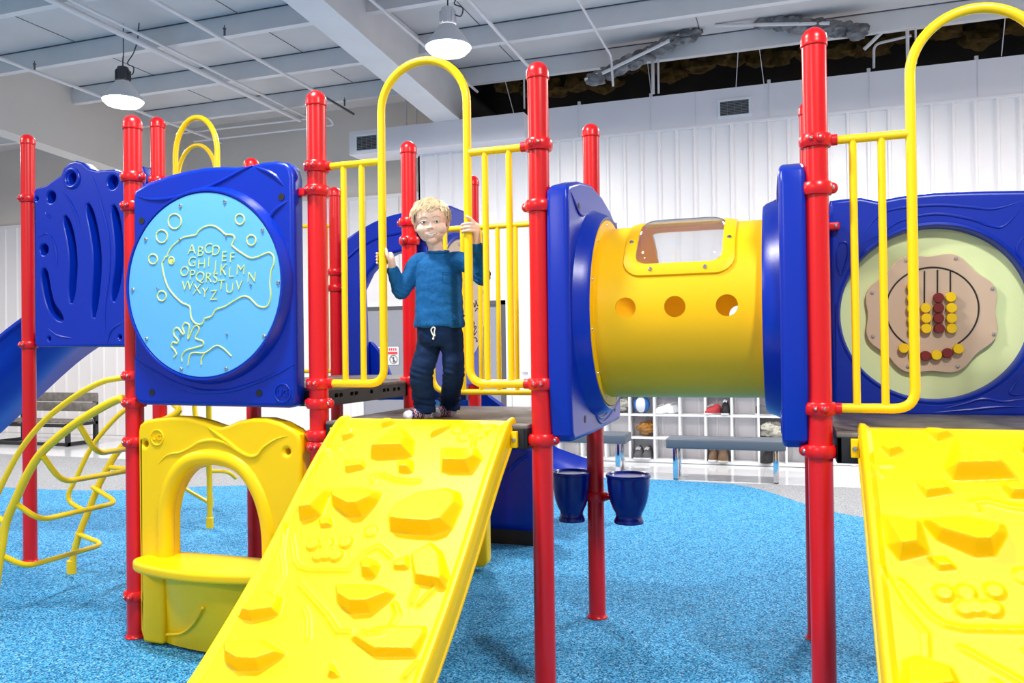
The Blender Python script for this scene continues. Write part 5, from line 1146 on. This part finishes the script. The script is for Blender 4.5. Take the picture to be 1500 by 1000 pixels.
# trousers
p_ = MB(); secs = [(1.475, .080, .066), (1.49, .098, .078), (1.52, .106, .084), (1.56, .106, .085), (1.592, .100, .082)]; rings = []
for z, a, c in secs: rings.append([p_.bm.verts.new(RT @ Vector((a*math.cos(t_), c*math.sin(t_), z))) for t_ in [2*PI*k/36 for k in range(36)]])
for A_, B_ in zip(rings, rings[1:]):
    for k in range(36): p_.bm.faces.new((A_[k], A_[(k+1) % 36], B_[(k+1) % 36], B_[k]))
p_.bm.faces.new(rings[0][::-1]); p_.bm.faces.new(rings[-1])
limb(p_, [(.514, .132, 1.53, .056), (.506, .124, 1.44, .057), (KL[0], KL[1], 1.35, .055), ((KL[0]+AL[0])/2, (KL[1]+AL[1])/2, 1.27, .054), (AL[0], AL[1]+.002, 1.222, .053), (AL[0], AL[1]+.002, 1.194, .051)], 26)
limb(p_, [(.622, .138, 1.53, .056), (.630, .136, 1.44, .053), (KR[0], KR[1], 1.35, .050), ((KR[0]+AR[0])/2, (KR[1]+AR[1])/2, 1.27, .048), (AR[0], AR[1]+.002, 1.222, .050), (AR[0], AR[1]+.002, 1.194, .049)], 26)
tr = remesh(p_, 'trousers', 'pants', child, .004, 6)
for v in tr.data.vertices:
    p = v.co+OG; nn = v.normal
    wv = noise.noise(Vector((p.x*12, p.y*12, p.z*26)))*.006+noise.noise(Vector((p.x*30, p.y*30, p.z*45+3)))*.0025
    k_ = max(0, 1-abs(p.z-1.20)/.06)+max(0, 1-abs(p.z-1.35)/.05)*.6; wv += .0045*math.sin(p.z*210+p.x*60)*k_
    v.co = v.co+nn*wv
for A_, r in ((AL, .050), (AR, .047)):
    m = MB(); c = Vector((A_[0]+.002, A_[1]+.004, 1.176)); m.lathe([(r*.80, -.008), (r*1.02, -.012), (r*1.06, .0), (r*1.02, .014), (r*.9, .02)], tuple(c), 'z', 28, cap=False); m.build('trouser_cuff', 'pants', child)
m = MB()
bt = BVHTree.FromObject(tr, bpy.context.evaluated_depsgraph_get())
def on_tr(x, z, off=.004):
    h_ = bt.ray_cast(RT @ Vector((x, -.5, z))-OG, fdt); return (h_[0]+OG if h_[0] is not None else RT @ Vector((x, -.09, z)))-fdt*off
m.tube(catmull([on_tr(-.012, 1.562), on_tr(-.022, 1.552), on_tr(-.020, 1.536), on_tr(-.012, 1.522), on_tr(-.014, 1.510)], 5), .0034, 8); m.tube(catmull([on_tr(-.012, 1.562), on_tr(-.004, 1.555), on_tr(-.008, 1.540), on_tr(-.006, 1.520)], 5), .003, 8)
m.ball(tuple(on_tr(-.014, 1.508)), .005, 0, 8); m.build('drawstring', 'cord', child)
# socks
for A_, T_ in ((AL, TLv), (AR, TRv)):
    k_ = MB(); foot(k_, (A_[0], A_[1], 1.190), T_, .0022); so = remesh(k_, 'sock', ['sock', 'sock_red', 'sock_navy'], child, .0024, 5)
    me = so.data
    if len(me.materials) < 3:
        me.materials.clear()
        for q in ('sock', 'sock_red', 'sock_navy'): me.materials.append(M[q])
    d = (Vector(T_)-Vector(A_)); d.z = 0; L_ = d.length; d.normalize()
    for f in me.polygons:
        c = f.center+OG; t_ = (c-Vector(A_)).dot(d)/L_; zz = c.z-1.132
        w_ = math.sin(t_*34+c.x*60)+.5*math.sin(c.z*420)
        f.material_index = 0 if (t_ > .72 or t_ < .10 and zz < .03) else (1 if w_ > .45 else (2 if w_ < -.1 else 0))
